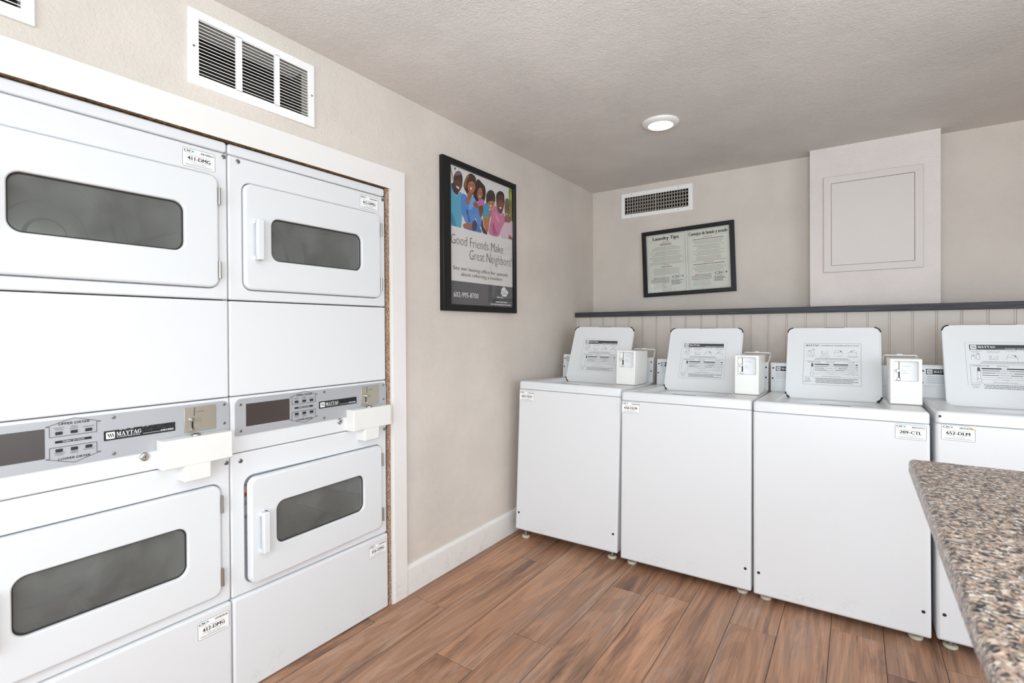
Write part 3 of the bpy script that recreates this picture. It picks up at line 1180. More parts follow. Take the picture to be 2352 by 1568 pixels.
def lid_decal(parent, mtx, style, seed):
    """instruction decal, 0.25 x 0.23"""
    rnd = random.Random(seed)
    p = Print(0.00012)
    w, h = 0.25, 0.229
    band = style != 'plain'
    ln = (150, 150, 152)
    if style == 'torn':
        p.path([(0.0, 0.02), (0.0, h), (w, h), (w, 0.03)], 0.0008, ln)
    else:
        p.path([(0, 0), (w, 0), (w, h), (0, h)], 0.0009, ln if band else (90, 90, 94), close=True)
    if band:
        p.rect(0.014, h - 0.034, w - 0.014, h - 0.010, (74, 74, 76))
        p.lay()
        emblem(p, 0.018, h - 0.0315, 0.019, W_, (60, 60, 62))
        p.serif('MAYTAG', 0.043, h - 0.0265, 0.0115, W_, 0.060)
        p.rect(0.105, h - 0.0305, 0.135, h - 0.0298, W_)
        p.text('WASHER INSTRUCTIONS', w - 0.018, h - 0.0315, 0.0050, W_, 'R', width=0.098, bold=0.03)
        p.k -= 1
    else:
        p.serif('MAYTAG', 0.008, h - 0.017, 0.0105, K, 0.062)
        p.text('COMMERCIAL WASHER INSTRUCTIONS', 0.076, h - 0.016, 0.0072, (60, 60, 62), width=0.166)
    g = (110, 110, 112)
    y0 = h - (0.082 if band else 0.062)
    for i in range(4):
        cx = 0.034 + i * 0.060
        ix = cx - 0.015
        if i == 0:
            p.path([(ix, y0), (ix, y0 + 0.018), (ix + 0.008, y0 + 0.024), (ix + 0.012, y0 + 0.018), (ix + 0.012, y0)], 0.0009, g)
            p.path([(ix + 0.017, y0), (ix + 0.016, y0 + 0.022), (ix + 0.028, y0 + 0.024), (ix + 0.028, y0), (ix + 0.017, y0)], 0.0009, g)
            p.poly([(ix + 0.004, y0 + 0.017), (ix + 0.009, y0 + 0.021), (ix + 0.007, y0 + 0.014)], K)
            p.poly([(ix + 0.019, y0 + 0.026), (ix + 0.028, y0 + 0.026), (ix + 0.027, y0 + 0.029), (ix + 0.020, y0 + 0.028)], (60, 60, 62))
        elif i == 1:
            p.path([(ix, y0 + 0.02), (ix, y0), (ix + 0.028, y0), (ix + 0.028, y0 + 0.02)], 0.0009, g)
            p.path([(ix + 0.004, y0 + 0.006), (ix + 0.012, y0 + 0.003), (ix + 0.022, y0 + 0.006)], 0.0009, g)
            p.poly([(ix + 0.004, y0 + 0.014), (ix + 0.006, y0 + 0.010), (ix + 0.008, y0 + 0.014)], K)
            p.rect(ix + 0.0055, y0 + 0.013, ix + 0.0066, y0 + 0.019, K)
            p.path([(ix + 0.014, y0 + 0.012), (ix + 0.025, y0 + 0.012)], 0.0008, g)
        elif i == 2:
            p.path([(ix - 0.003, y0), (ix - 0.003, y0 + 0.011), (ix + 0.033, y0 + 0.011), (ix + 0.033, y0)], 0.0009, g)
            p.path([(ix, y0 + 0.012), (ix + 0.004, y0 + 0.026)], 0.0009, g)
            p.path([(ix + 0.012, y0 + 0.024), (ix + 0.019, y0 + 0.022), (ix + 0.026, y0 + 0.016)], 0.0012, K)
            p.poly([(ix + 0.022, y0 + 0.020), (ix + 0.030, y0 + 0.012), (ix + 0.027, y0 + 0.022)], K)
        else:
            p.path([(ix - 0.003, y0), (ix - 0.003, y0 + 0.012), (ix + 0.033, y0 + 0.012), (ix + 0.033, y0)], 0.0009, g)
            p.path([(ix + 0.010, y0 + 0.018), (ix + 0.016, y0 + 0.021), (ix + 0.026, y0 + 0.024)], 0.0014, K)
            p.poly([(ix + 0.010, y0 + 0.021), (ix + 0.006, y0 + 0.015), (ix + 0.014, y0 + 0.017)], K)
    caps = [('1. ADD DETERGENT', 'TO TUB'), ('2. LOAD TO TOP', 'ROW OF HOLES'), ('3. CLOSE LID', ''), ('4. INSERT COINS THEN', 'SELECT SETTING')]
    yc = h - 0.043 if band else y0 - 0.010
    for i, (a, b) in enumerate(caps):
        cx = 0.034 + i * 0.060
        p.text(a, cx, yc, 0.0038, (120, 120, 122), 'C', width=0.046 if len(a) > 13 else 0.034)
        if b:
            p.text(b, cx, yc - 0.0065, 0.0038, (120, 120, 122), 'C', width=0.038 if len(b) > 7 else 0.02)
    ym = y0 - (0.012 if band else 0.024)
    p.scribble(0.055, 0.195, ym, 0.0028, (150, 150, 152), rnd, 0.3)
    p.scribble(0.048, 0.205, ym - 0.0065, 0.0028, (150, 150, 152), rnd, 0.3)
    # chart
    t = ym - 0.013
    b0 = t - 0.088
    if band:
        p.path([(0.012, b0), (w - 0.012, b0), (w - 0.012, t), (0.012, t)], 0.0008, g, close=True)
    else:
        p.line((0, t), (w, t), 0.0008, g)
        p.line((0, b0), (w, b0), 0.0008, g)
    c = (96, 96, 98)
    p.text('TEMPERATURE', 0.017, t - 0.009, 0.0058, c, width=0.060)
    p.text('SETTING', 0.120, t - 0.010, 0.0058, c, 'C', width=0.037)
    p.text('CYCLE', 0.210, t - 0.010, 0.0058, c, 'C', width=0.028)
    tx = 0.040
    p.rrect(tx - 0.0048, t - 0.072, tx + 0.0048, t - 0.013, 0.0048, c)
    p.disc(tx, t - 0.074, 0.0085, c, 14)
    p.lay()
    p.disc(tx, t - 0.074, 0.0072, W_, 14)
    p.rrect(tx - 0.0036, t - 0.072, tx + 0.0036, t - 0.032, 0.0030, W_)
    p.k -= 1
    rows = [('HOT', 'REGULAR', 0.0052, K), ('WHITES', 'REGULAR', 0.0026, (80, 80, 82)), ('PERMANENT PRESS', 'COOL DOWN', 0.0026, (70, 70, 72)), ('DELICATES', 'SHORT WASH TIME', 0.0026, (70, 70, 72)), ('BRIGHT COLORS', 'REGULAR', 0.0009, (150, 150, 152)), ('WOOLENS', 'SHORT WASH TIME', 0.0009, (150, 150, 152))]
    for i, (a, b, th, col) in enumerate(rows):
        y = t - 0.019 - i * 0.0104
        wa, wb = 0.0036 * len(a), 0.0036 * len(b)
        p.text(a, 0.124, y - 0.002, 0.0042, (120, 120, 122), 'C', width=wa)
        p.text(b, 0.212, y - 0.002, 0.0042, (120, 120, 122), 'C', width=wb)
        for q0, q1 in ((0.050, 0.124 - wa / 2 - 0.003), (0.124 + wa / 2 + 0.003, 0.212 - wb / 2 - 0.003), (0.212 + wb / 2 + 0.003, w - 0.014)):
            if q1 - q0 > 0.004:
                p.rect(q0, y - th / 2, q1, y + th / 2, col)
    p.scribble(0.085, 0.165, b0 + 0.004, 0.0022, (160, 160, 162), rnd)
    if style == 'plain':
        for i, s in enumerate(('FOR', 'YOUR', 'SAFETY')):
            p.text(s, 0.021, b0 - 0.012 - i * 0.009, 0.0062, c, 'C', width=0.007 * len(s) * 0.9)
    else:
        for i, s in enumerate(('PERSONAL', 'SAFETY', 'RULES')):
            p.text(s, 0.026, b0 - 0.010 - i * 0.007, 0.0044, (130, 130, 132), 'C', width=0.0042 * len(s))
    for i in range(4):
        y = b0 - 0.010 - i * 0.0072
        if y < 0.003:
            break
        p.scribble(0.052 + (0.006 if i % 2 else 0), w - 0.012 - rnd.uniform(0, 0.06) * (i % 2), y, 0.0030, (112, 112, 114), rnd, 0.28)
    return p.build('instruction_decal', parent, mtx)


def washer(label, M, feet, code, sx, sy, style, seed, torn=False, holes=(0, 1), tophole=False):
    t = thing('washing_machine', label, 'washing machine', matrix=M, group='coin washers along the boarded wall')
    W = 0.629
    mb = MB(FF)
    mb.panel(0.0, W, 0.0, 0.8285, 0.007, -0.640, 0.0, M_ENAMEL, bev=0.010, seg=4)
    cab = mb.build('cabinet', t)
    for k in holes:
        mb = MB(FF)
        mb.cyl((0.0225, 0.6045)[k], 0.1005, 0.0062, -0.001, 0.0012, M_HOLE, 12, dome=0.001)
        mb.build('screw', cab)
    for (fx, fy), ln in zip(((0.045, 0.055), (0.584, 0.055), (0.045, 0.585), (0.584, 0.585)), feet):
        mb = MB(FT)
        mb.cyl(fx, fy, 0.009, -ln + 0.010, 0.002, M_STEEL, 10)
        mb.rings(fx, fy, [(0.021, -ln), (0.024, -ln + 0.004), (0.024, -ln + 0.011), (0.018, -ln + 0.014)], M_FOOT, 18, True, True)
        mb.build('levelling_foot', cab)
    # top with the lid recess
    mb = MB(FT)
    mb.panel(0.0, W, -0.002, 0.640, 0.016, 0.8306, 0.8760, M_ENAMEL2, bev=0.013, seg=5, hole=(0.086, 0.500, 0.046, 0.470), hr=0.03, hbev=0.006)
    top = mb.build('top_panel', t)
    mb = MB(FT)
    mb.panel(0.083, 0.503, 0.043, 0.473, 0.03, 0.846, 0.856, M_ENAMEL2, bev=0.001, seg=7, hole=(0.128, 0.458, 0.090, 0.420), hr=0.160, hbev=0.006)
    mb.rings(0.293, 0.255, [(0.166, 0.850), (0.172, 0.80), (0.21, 0.77), (0.21, 0.48)], M_ENAMEL2, 32, cap1=True)
    mb.rings(0.293, 0.255, [(0.03, 0.80), (0.04, 0.55), (0.07, 0.48)], M_CREAM, 20, cap0=True)
    mb.build('tub', top)
    mb = MB(FT)
    mb.poly(rrect(0.258, 0.374, 0.0265, 0.0395, 0.0062, 4), 0.8740, 0.8764, M_HOLE)
    mb.build('lid_notch', top)
    if tophole:
        mb = MB(FF)
        mb.cyl(0.0125, 0.8560, 0.0045, 0.0, 0.0028, M_HOLE, 12)
        mb.build('screw', top)
    # open lid leaning back against the console
    L = 0.397
    lw = 0.414
    o = Vector((0.084, 0.456, 0.8575))
    ex, ey = Vector((1, 0, 0)), Vector((0, 0.3907, 0.9205))
    ez = Vector((0, -0.9205, 0.3907))
    fr = lambda u, v, d: tuple(o + ex * u + ey * v + ez * d)
    mb = MB(fr)
    mb.panel(0, lw, 0, L, 0.030, -0.018, 0.0022, M_LID, bev=0.003, seg=6, hole=(0.007, lw - 0.007, 0.007, L - 0.007), hr=0.025, hbev=0.002)
    mb.panel(0.003, lw - 0.003, 0.003, L - 0.003, 0.028, -0.016, 0.0003, M_LID, bev=0.001, seg=6)
    lid = mb.build('lid', t)

    def arc(cu, cv, a0, a1, r0, r1):
        n = 7
        A = [(cu + r1 * math.cos(R(a0 + (a1 - a0) * i / n)), cv + r1 * math.sin(R(a0 + (a1 - a0) * i / n))) for i in range(n + 1)]
        B = [(cu + r0 * math.cos(R(a0 + (a1 - a0) * i / n)), cv + r0 * math.sin(R(a0 + (a1 - a0) * i / n))) for i in range(n + 1)]
        return A + B[::-1]

    r = 0.030
    for cu, cv, a0 in ((r, L - r, 95), (lw - r, L - r, 5), (r, r, 180), (lw - r, r, 285)):
        mb = MB(fr)
        lo = cv < 0.1
        if lo and torn:
            continue
        mb.poly(arc(cu, cv, a0, a0 + (70 if lo else 80), r - (0.006 if lo else 0.0045), r + 0.0012), -0.012, 0.0042, M_RUBBER)
        mb.build('lid_bumper', lid)
    mb = MB(fr)
    mb.box(0.170, 0.258, L - 0.0022, L + 0.0006, -0.008, 0.0030, M_GREYEDGE)
    mb.build('lid_pull_edge', lid)
    org = o + ex * 0.080 + ey * 0.078 + ez * 0.0005
    lid_decal(lid, frame_matrix(org, ex, ey, ez), style, seed)
    # hinges under the lid
    for u in (0.03, lw - 0.03):
        mb = MB(fr)
        mb.box(u - 0.018, u + 0.018, -0.012, 0.006, -0.016, -0.004, M_RUST_GAP)
        mb.build('lid_hinge', lid)
    # console
    mb = MB(lambda u, v, d: (d, u, v))
    mb.poly([(0.592, 0.875), (0.593, 0.8785), (0.600, 1.028), (0.604, 1.032), (0.642, 1.032), (0.642, 0.875)], 0.001, W - 0.001, M_ENAMEL2)
    con = mb.build('console', t)
    co = Vector((0, 0.5932, 0.8785))
    cy = Vector((0, 0.0468, 0.9989))
    cz = Vector((0, -0.9989, 0.0468))
    cf = lambda u, v, d: tuple(co + ex * u + cy * v + cz * d)
    mb = MB(cf)
    mb.panel(0.003, W - 0.003, 0.052, 0.1470, 0.003, 0.0, 0.0032, M_ENAMEL2, bev=0.0015, seg=2)
    mb.build('console_plate', con)
    for u, v in ((0.014, 0.1245), (0.011, 0.0680), (W - 0.012, 0.1245), (W - 0.012, 0.0680)):
        screw(con, cf, u, v, 0.0032, 0.0045, M_HOLE)
    p = Print(0.00012)
    p.rect(0.026, 0.1090, 0.200, 0.1340, K)
    p.lay()
    emblem(p, 0.0295, 0.1120, 0.019, W_, K)
    p.serif('MAYTAG', 0.054, 0.1165, 0.0115, W_, 0.062)
    p.k -= 1
    rnd = random.Random(seed)
    for i in range(4):
        p.scribble(0.030, 0.18, 0.098 - i * 0.010, 0.0022, (170, 170, 172), rnd)
        p.line((0.026, 0.095 - i * 0.010), (0.2, 0.095 - i * 0.010), 0.0006, (190, 190, 192))
    p.build('console_badge', con, frame_matrix(co + cz * 0.0033, ex, cy, cz))
    # coin meter
    mb = MB(FF)
    u0, u1, v0, v1 = 0.5140, 0.6275, 0.8765, 1.0760
    mb.panel(u0, u1, v0, v1, 0.004, -0.470, -0.235, M_CREAM, bev=0.005, seg=3, hole=(0.5290, 0.6135, 0.9790, 1.0640), hr=0.004, hbev=0.003)
    mb.box(u0 + 0.002, u1 - 0.002, v0 - 0.0004, v0 + 0.0014, -0.460, -0.2335, M_RUST_GAP)  # rusty base edge, drawn dark to stand for the gap shadow too
    met = mb.build('coin_meter', t)
    mb = MB(FF)
    mb.box(0.527, 0.6155, 0.977, 1.066, -0.262, -0.2580, M_ENAMEL2)
    mb.box(0.530, 0.5560, 0.980, 1.0630, -0.2582, -0.2560, M_CREAM)
    mb.box(0.5475, 0.5500, 1.030, 1.0625, -0.2562, -0.2550, M_HOLE)
    mb.box(0.5440, 0.5515, 0.986, 1.018, -0.2562, -0.2545, M_BLACK)
    mb.build('coin_plate', met)
    mb = MB(FF)
    mb.cyl(0.5440, 1.0230, 0.0078, -0.257, -0.2490, M_CHROME, 14, dome=0.003)
    mb.cyl(0.5470, 0.9860, 0.0068, -0.257, -0.2500, M_CHROME, 14, dome=0.002)
    mb.box(0.5430, 0.5450, 0.9880, 1.0200, -0.2560, -0.2535, M_CHROME)
    mb.build('coin_return_lever', met)
    p = Print(0.0001)
    p.text('Quarters', 0.5600, 1.0420, 0.0052, (150, 152, 150), width=0.030)
    p.text('Coin', 0.5600, 1.0200, 0.0050, (150, 152, 150), width=0.014)
    p.text('Return', 0.5600, 1.0100, 0.0050, (150, 152, 150), width=0.022)
    p.build('meter_lettering', met, frame_matrix((0, 0.2578, 0), (1, 0, 0), (0, 0, 1), (0, -1, 0)))
    mb = MB()
    mb.tube([(0.5040, 0.612, 1.028), (0.5040, 0.592, 1.069), (0.5040, 0.590, 1.080), (0.5090, 0.590, 1.084), (0.6330, 0.590, 1.084), (0.6380, 0.590, 1.080), (0.6380, 0.592, 1.069), (0.6250, 0.612, 1.028)], 0.0036, M_CREAM, 8)
    mb.box(0.560, 0.582, 0.585, 0.597, 1.084, 1.091, M_CREAM)
    mb.build('security_bar', met)
    asset_sticker(t, code, frame_matrix((sx, -0.0002, sy), (1, 0, -0.012), (0.012, 0, 1), (0, -1, 0)), torn)
    return t


M_GREYEDGE = mat('grey_edge', (120, 124, 122), 0.5)


def wmat(p, yaw, pitch, roll):
    m = Matrix.Rotation(R(yaw), 4, 'Z') @ Matrix.Rotation(R(pitch), 4, 'X') @ Matrix.Rotation(R(roll), 4, 'Y')
    m.translation = p
    return m


def feet_of(M):
    out = []
    for fx, fy in ((0.045, 0.055), (0.584, 0.055), (0.045, 0.585), (0.584, 0.585)):
        out.append((M @ Vector((fx, fy, 0))).z - 0.0004)
    return out


for (lab, p, a, code, sx, sy, style, seed, torn, holes, th) in (
        ('white coin washer with open lid in the corner by the left wall, sticker 662-DLM', (0.0730, -1.2541, 0.0610), (2.8, -2.25, 0.97), '662-DLM', 0.004, 0.7580, 'band', 1, False, (0, 1), False),
        ('white coin washer with open lid, sticker 656-DLM, second from the left wall', (0.7204, -1.2285, 0.0363), (0.7, -1.55, 0.1), '656-DLM', 0.002, 0.7630, 'band', 2, False, (1,), False),
        ('white coin washer with open lid and instruction decal without black band, sticker 209-CTL', (1.3592, -1.2247, 0.0325), (0.14, -1.45, -0.18), '209-CTL', 0.5185, 0.7620, 'plain', 3, False, (0, 1), False),
        ('white coin washer with open lid behind the granite counter, torn sticker 652-DLM', (2.0035, -1.2247, 0.0425), (0.14, -1.45, -0.10), '652-DLM', 0.0150, 0.7660, 'torn', 4, True, (0, 1), True)):
    M = wmat(p, *a)
    washer(lab, M, feet_of(M), code, sx, sy, style, seed, torn, holes, th)


# ------------------------------------------------------------------ wall vents
def return_grille(label, y, z):
    t = thing('return_air_grille', label, 'vent', (0.0, y, z), 'return air grilles over the dryers')
    w, h = 0.450, 0.240
    cells = [(0.0300, 0.1485), (0.1685, 0.2865), (0.3050, 0.4230)]
    z0, z1 = 0.0325, 0.2125
    mb = MB(FL)
    d0, d1 = 0.0, 0.0085
    mb.panel(0.0, w, 0.0, h, 0.002, 0.0, d1, M_VENT, bev=0.0035, seg=1, hole=(cells[0][0], cells[2][1], z0, z1), hr=0.0006, hbev=0.0006)
    for a, b in ((cells[0][1], cells[1][0]), (cells[1][1], cells[2][0])):
        mb.box(a, b, z0 - 0.002, z1 + 0.002, 0.0, d1, M_VENT)
    mb.build('grille_frame', t)
    n = 16
    bl = MB(FL)
    ln = 0.1195
    a = R(24)
    c, s = math.cos(a), math.sin(a)
    th = 0.0021
    pts = [(0.0, 0.0), (-0.014 * c, 0.014 * s), (-0.014 * c, 0.014 * s + th), (0.0, th)]
    bl.fr = lambda u, v, d: (u, d, v)
    bl.poly(pts, 0.0, ln, M_VENT)
    me = bl.mesh('slat')
    for a0, b0 in cells:
        for i in range(n):
            link('slat', me, t, (0.0075, a0 - 0.0008, z0 + (z1 - z0) * (i + 0.55) / n))
    for u in (0.0145, w - 0.0135):
        screw(t, FL, u, h * 0.5, d1, 0.0035)
    mb = MB(FL)
    q = [(0.0235, 0.0265), (0.427, 0.0265), (0.427, 0.2185), (0.0235, 0.2185)]
    i0, i1 = mb.mi(M_DUCT), mb.mi(M_DUCT_LIT)
    A, B, C = mb.loop(q, -0.001), mb.loop(q, -0.045), mb.loop(q, -0.24)
    mb.bridge(A, B, i1, False)  # front of the duct coloured beige as if lit, the depth dark
    mb.bridge(B, C, i0, False)
    mb.face(C, i0)
    mb.build('duct', t)
    return t


return_grille('white three-panel return grille on the left wall above tower 415-DMG, whole in view', -2.984, 2.0290)
return_grille('white return grille at the far left above the casing, cut by the photo edge', -2.984 + GRS, 2.0240)

t = thing('supply_vent', 'small white supply vent with crossed fins on the back wall under the ceiling', 'vent', (0.241, 0.0, 2.0920))
w, h = 0.540, 0.1930
mb = MB(FB)
mb.panel(0.0, w, 0.0, h, 0.002, 0.0, 0.008, M_VENT, bev=0.004, seg=1, hole=(0.0310, 0.5105, 0.0290, 0.1590), hr=0.0006, hbev=0.0006)
mb.build('vent_frame', t)
mb = MB(FB)
for i in range(23):
    u = 0.0310 + 0.4795 * (i + 1) / 24
    mb.box(u - (0.0032 if i == 11 else 0.0016), u + (0.0032 if i == 11 else 0.0016), 0.0285, 0.1595, -0.012, 0.006, M_VENT2)
o = mb.build('upright_fins', t)
o['kind'] = 'stuff'
mb = MB(FB)
for i in range(5):
    v = 0.0290 + 0.130 * (i + 0.5) / 5
    mb.poly([(0.0305, v - 0.004), (0.511, v - 0.004), (0.511, v + 0.004), (0.0305, v + 0.004)], -0.026, -0.016, M_VENT2)
o = mb.build('cross_fins', t)
o['kind'] = 'stuff'
mb = MB(FB)
q = [(0.0245, 0.0235), (0.5165, 0.0235), (0.5165, 0.1645), (0.0245, 0.1645)]
A, C = mb.loop(q, -0.001), mb.loop(q, -0.20)
mb.bridge(A, C, mb.mi(M_DARK), False)
mb.face(C, mb.mi(M_DARK))
mb.build('duct', t)
for u in (0.085, w - 0.1):
    for v in (0.0145, h - 0.0155):
        screw(t, FB, u, v, 0.008, 0.0028)

# ------------------------------------------------------------------ framed poster
POSTER_ART = [
    ((226,224,222), [(0.0,0.721),(0.58,0.724),(0.58,0.413),(0.0,0.409)]),
    ((120,140,35), [(0.549,0.719),(0.58,0.724),(0.578,0.531),(0.554,0.557),(0.559,0.612),(0.545,0.677)]),
    ((190,190,60), [(0.556,0.699),(0.572,0.703),(0.575,0.649),(0.559,0.659)]),
    ((60,60,40), [(0.008,0.713),(0.015,0.715),(0.036,0.645),(0.032,0.644)]),
    ((95,105,60), [(0.042,0.716),(0.059,0.719),(0.052,0.706),(0.045,0.705)]),
    ((68,44,38), [(0.036,0.642),(0.039,0.669),(0.052,0.691),(0.075,0.707),(0.097,0.704),(0.11,0.684),(0.109,0.648),(0.1,0.622),(0.078,0.594),(0.063,0.576),(0.041,0.585),(0.019,0.601),(0.012,0.622),(0.029,0.632)]),
    ((120,98,118), [(0.048,0.677),(0.059,0.694),(0.077,0.705),(0.096,0.702),(0.103,0.691),(0.086,0.689),(0.063,0.678)]),
    ((95,62,50), [(0.042,0.647),(0.059,0.659),(0.095,0.662),(0.107,0.651),(0.097,0.624),(0.071,0.607),(0.049,0.619)]),
    ((235,225,215), [(0.058,0.624),(0.072,0.623),(0.083,0.618),(0.078,0.611),(0.063,0.615)]),
    ((40,26,24), [(0.05,0.659),(0.07,0.662),(0.07,0.658),(0.05,0.654)]),
    ((40,26,24), [(0.082,0.661),(0.102,0.662),(0.101,0.658),(0.082,0.656)]),
    ((92,166,196), [(0.0,0.596),(0.014,0.626),(0.025,0.602),(0.041,0.584),(0.062,0.573),(0.078,0.591),(0.096,0.598),(0.099,0.575),(0.095,0.409),(0.002,0.409)]),
    ((70,140,175), [(0.002,0.474),(0.034,0.465),(0.056,0.411),(0.034,0.41),(0.003,0.437)]),
    ((72,46,34), [(0.122,0.627),(0.118,0.644),(0.137,0.684),(0.161,0.711),(0.194,0.72),(0.224,0.705),(0.222,0.675),(0.214,0.636),(0.198,0.608),(0.176,0.597),(0.155,0.595),(0.14,0.607),(0.129,0.617)]),
    ((150,95,60), [(0.122,0.639),(0.137,0.678),(0.158,0.706),(0.165,0.7),(0.146,0.672),(0.136,0.63)]),
    ((178,108,78), [(0.153,0.646),(0.16,0.663),(0.184,0.678),(0.211,0.675),(0.218,0.655),(0.21,0.629),(0.188,0.612),(0.167,0.613),(0.156,0.626)]),
    ((240,225,215), [(0.172,0.64),(0.182,0.645),(0.189,0.635),(0.179,0.63)]),
    ((60,35,30), [(0.165,0.655),(0.179,0.661),(0.179,0.657),(0.165,0.651)]),
    ((60,35,30), [(0.194,0.66),(0.208,0.665),(0.208,0.661),(0.194,0.656)]),
    ((160,95,68), [(0.152,0.61),(0.193,0.611),(0.178,0.579),(0.159,0.554),(0.152,0.58)]),
    ((88,138,204), [(0.096,0.583),(0.122,0.594),(0.15,0.585),(0.158,0.554),(0.203,0.606),(0.227,0.584),(0.247,0.551),(0.264,0.508),(0.277,0.454),(0.267,0.442),(0.241,0.443),(0.219,0.484),(0.207,0.463),(0.187,0.448),(0.139,0.44),(0.117,0.466),(0.099,0.492)]),
    ((120,170,225), [(0.159,0.548),(0.203,0.603),(0.217,0.578),(0.197,0.541),(0.168,0.517)]),
    ((62,95,165), [(0.135,0.511),(0.149,0.519),(0.177,0.452),(0.158,0.449)]),
    ((78,108,180), [(0.134,0.409),(0.139,0.44),(0.192,0.448),(0.216,0.468),(0.256,0.438),(0.267,0.409)]),
    ((60,58,90), [(0.189,0.448),(0.216,0.474),(0.231,0.443),(0.221,0.414),(0.191,0.412)]),
    ((170,100,70), [(0.115,0.433),(0.139,0.441),(0.182,0.445),(0.184,0.426),(0.139,0.413),(0.12,0.41),(0.111,0.42)]),
    ((165,105,85), [(0.133,0.57),(0.15,0.579),(0.169,0.565),(0.164,0.546),(0.149,0.546),(0.138,0.55)]),
    ((44,31,29), [(0.218,0.674),(0.243,0.704),(0.279,0.691),(0.307,0.674),(0.312,0.633),(0.298,0.59),(0.288,0.602),(0.247,0.585),(0.237,0.576),(0.217,0.586),(0.2,0.605),(0.218,0.649)]),
    ((168,106,76), [(0.234,0.616),(0.243,0.645),(0.263,0.661),(0.279,0.651),(0.284,0.624),(0.274,0.603),(0.255,0.588),(0.24,0.597)]),
    ((235,220,210), [(0.25,0.613),(0.265,0.613),(0.263,0.607),(0.251,0.608)]),
    ((50,30,28), [(0.245,0.632),(0.258,0.633),(0.258,0.63),(0.245,0.629)]),
    ((50,30,28), [(0.267,0.634),(0.278,0.635),(0.278,0.632),(0.267,0.631)]),
    ((198,112,172), [(0.237,0.572),(0.283,0.601),(0.298,0.583),(0.299,0.566),(0.257,0.551)]),
    ((122,72,52), [(0.247,0.551),(0.289,0.563),(0.279,0.507),(0.261,0.495),(0.251,0.52)]),
    ((150,88,64), [(0.197,0.556),(0.213,0.571),(0.242,0.56),(0.248,0.543),(0.217,0.543)]),
    ((58,46,52), [(0.278,0.494),(0.292,0.446),(0.328,0.41),(0.291,0.409),(0.27,0.443)]),
    ((62,46,38), [(0.316,0.605),(0.32,0.638),(0.346,0.664),(0.378,0.67),(0.401,0.652),(0.403,0.617),(0.388,0.595),(0.351,0.603),(0.33,0.573),(0.319,0.59)]),
    ((192,126,88), [(0.33,0.586),(0.351,0.603),(0.386,0.61),(0.396,0.596),(0.385,0.575),(0.364,0.56),(0.342,0.566)]),
    ((240,228,218), [(0.348,0.58),(0.369,0.58),(0.364,0.573),(0.35,0.574)]),
    ((50,34,30), [(0.343,0.592),(0.357,0.594),(0.357,0.591),(0.343,0.589)]),
    ((50,34,30), [(0.371,0.596),(0.384,0.598),(0.384,0.594),(0.371,0.592)]),
    ((62,152,192), [(0.298,0.573),(0.319,0.588),(0.333,0.577),(0.345,0.551),(0.33,0.507),(0.287,0.501),(0.289,0.54)]),
    ((110,160,70), [(0.287,0.502),(0.33,0.508),(0.327,0.501),(0.288,0.495)]),
    ((178,112,78), [(0.321,0.5),(0.335,0.517),(0.35,0.55),(0.38,0.561),(0.398,0.548),(0.379,0.529),(0.352,0.509),(0.334,0.432),(0.318,0.422),(0.297,0.451),(0.289,0.494)]),
    ((204,118,154), [(0.363,0.542),(0.405,0.588),(0.435,0.555),(0.457,0.543),(0.483,0.561),(0.501,0.534),(0.488,0.499),(0.46,0.461),(0.432,0.413),(0.349,0.413),(0.341,0.436),(0.363,0.511)]),
    ((170,85,120), [(0.365,0.478),(0.382,0.487),(0.425,0.423),(0.381,0.417)]),
    ((228,150,180), [(0.404,0.549),(0.421,0.533),(0.448,0.505),(0.437,0.497),(0.409,0.518)]),
    ((88,52,40), [(0.413,0.635),(0.421,0.663),(0.45,0.682),(0.484,0.68),(0.496,0.653),(0.493,0.612),(0.478,0.571),(0.46,0.55),(0.436,0.555),(0.42,0.585)]),
    ((45,30,28), [(0.413,0.639),(0.421,0.664),(0.45,0.683),(0.484,0.681),(0.496,0.655),(0.472,0.664),(0.439,0.657),(0.422,0.635)]),
    ((125,78,58), [(0.424,0.612),(0.449,0.63),(0.483,0.627),(0.486,0.608),(0.466,0.574),(0.438,0.575)]),
    ((245,235,228), [(0.443,0.588),(0.466,0.589),(0.46,0.58),(0.446,0.58)]),
    ((40,26,24), [(0.427,0.62),(0.445,0.623),(0.445,0.618),(0.427,0.616)]),
    ((40,26,24), [(0.464,0.624),(0.482,0.627),(0.482,0.623),(0.463,0.62)]),
    ((112,104,98), [(0.498,0.613),(0.502,0.638),(0.521,0.656),(0.548,0.649),(0.561,0.612),(0.542,0.622),(0.518,0.628)]),
    ((125,80,62), [(0.499,0.6),(0.518,0.628),(0.545,0.623),(0.554,0.594),(0.547,0.563),(0.526,0.542),(0.506,0.552)]),
    ((240,230,222), [(0.512,0.565),(0.529,0.563),(0.526,0.556),(0.513,0.556)]),
    ((50,34,30), [(0.506,0.592),(0.521,0.593),(0.521,0.589),(0.506,0.588)]),
    ((50,34,30), [(0.533,0.594),(0.547,0.595),(0.547,0.591),(0.532,0.59)]),
    ((140,92,72), [(0.501,0.547),(0.535,0.546),(0.554,0.557),(0.578,0.528),(0.541,0.51),(0.501,0.506)]),
    ((218,190,204), [(0.466,0.462),(0.5,0.507),(0.541,0.511),(0.579,0.526),(0.578,0.416),(0.531,0.414),(0.467,0.413)]),
    ((150,95,75), [(0.532,0.416),(0.543,0.441),(0.578,0.426),(0.578,0.414)]),
]

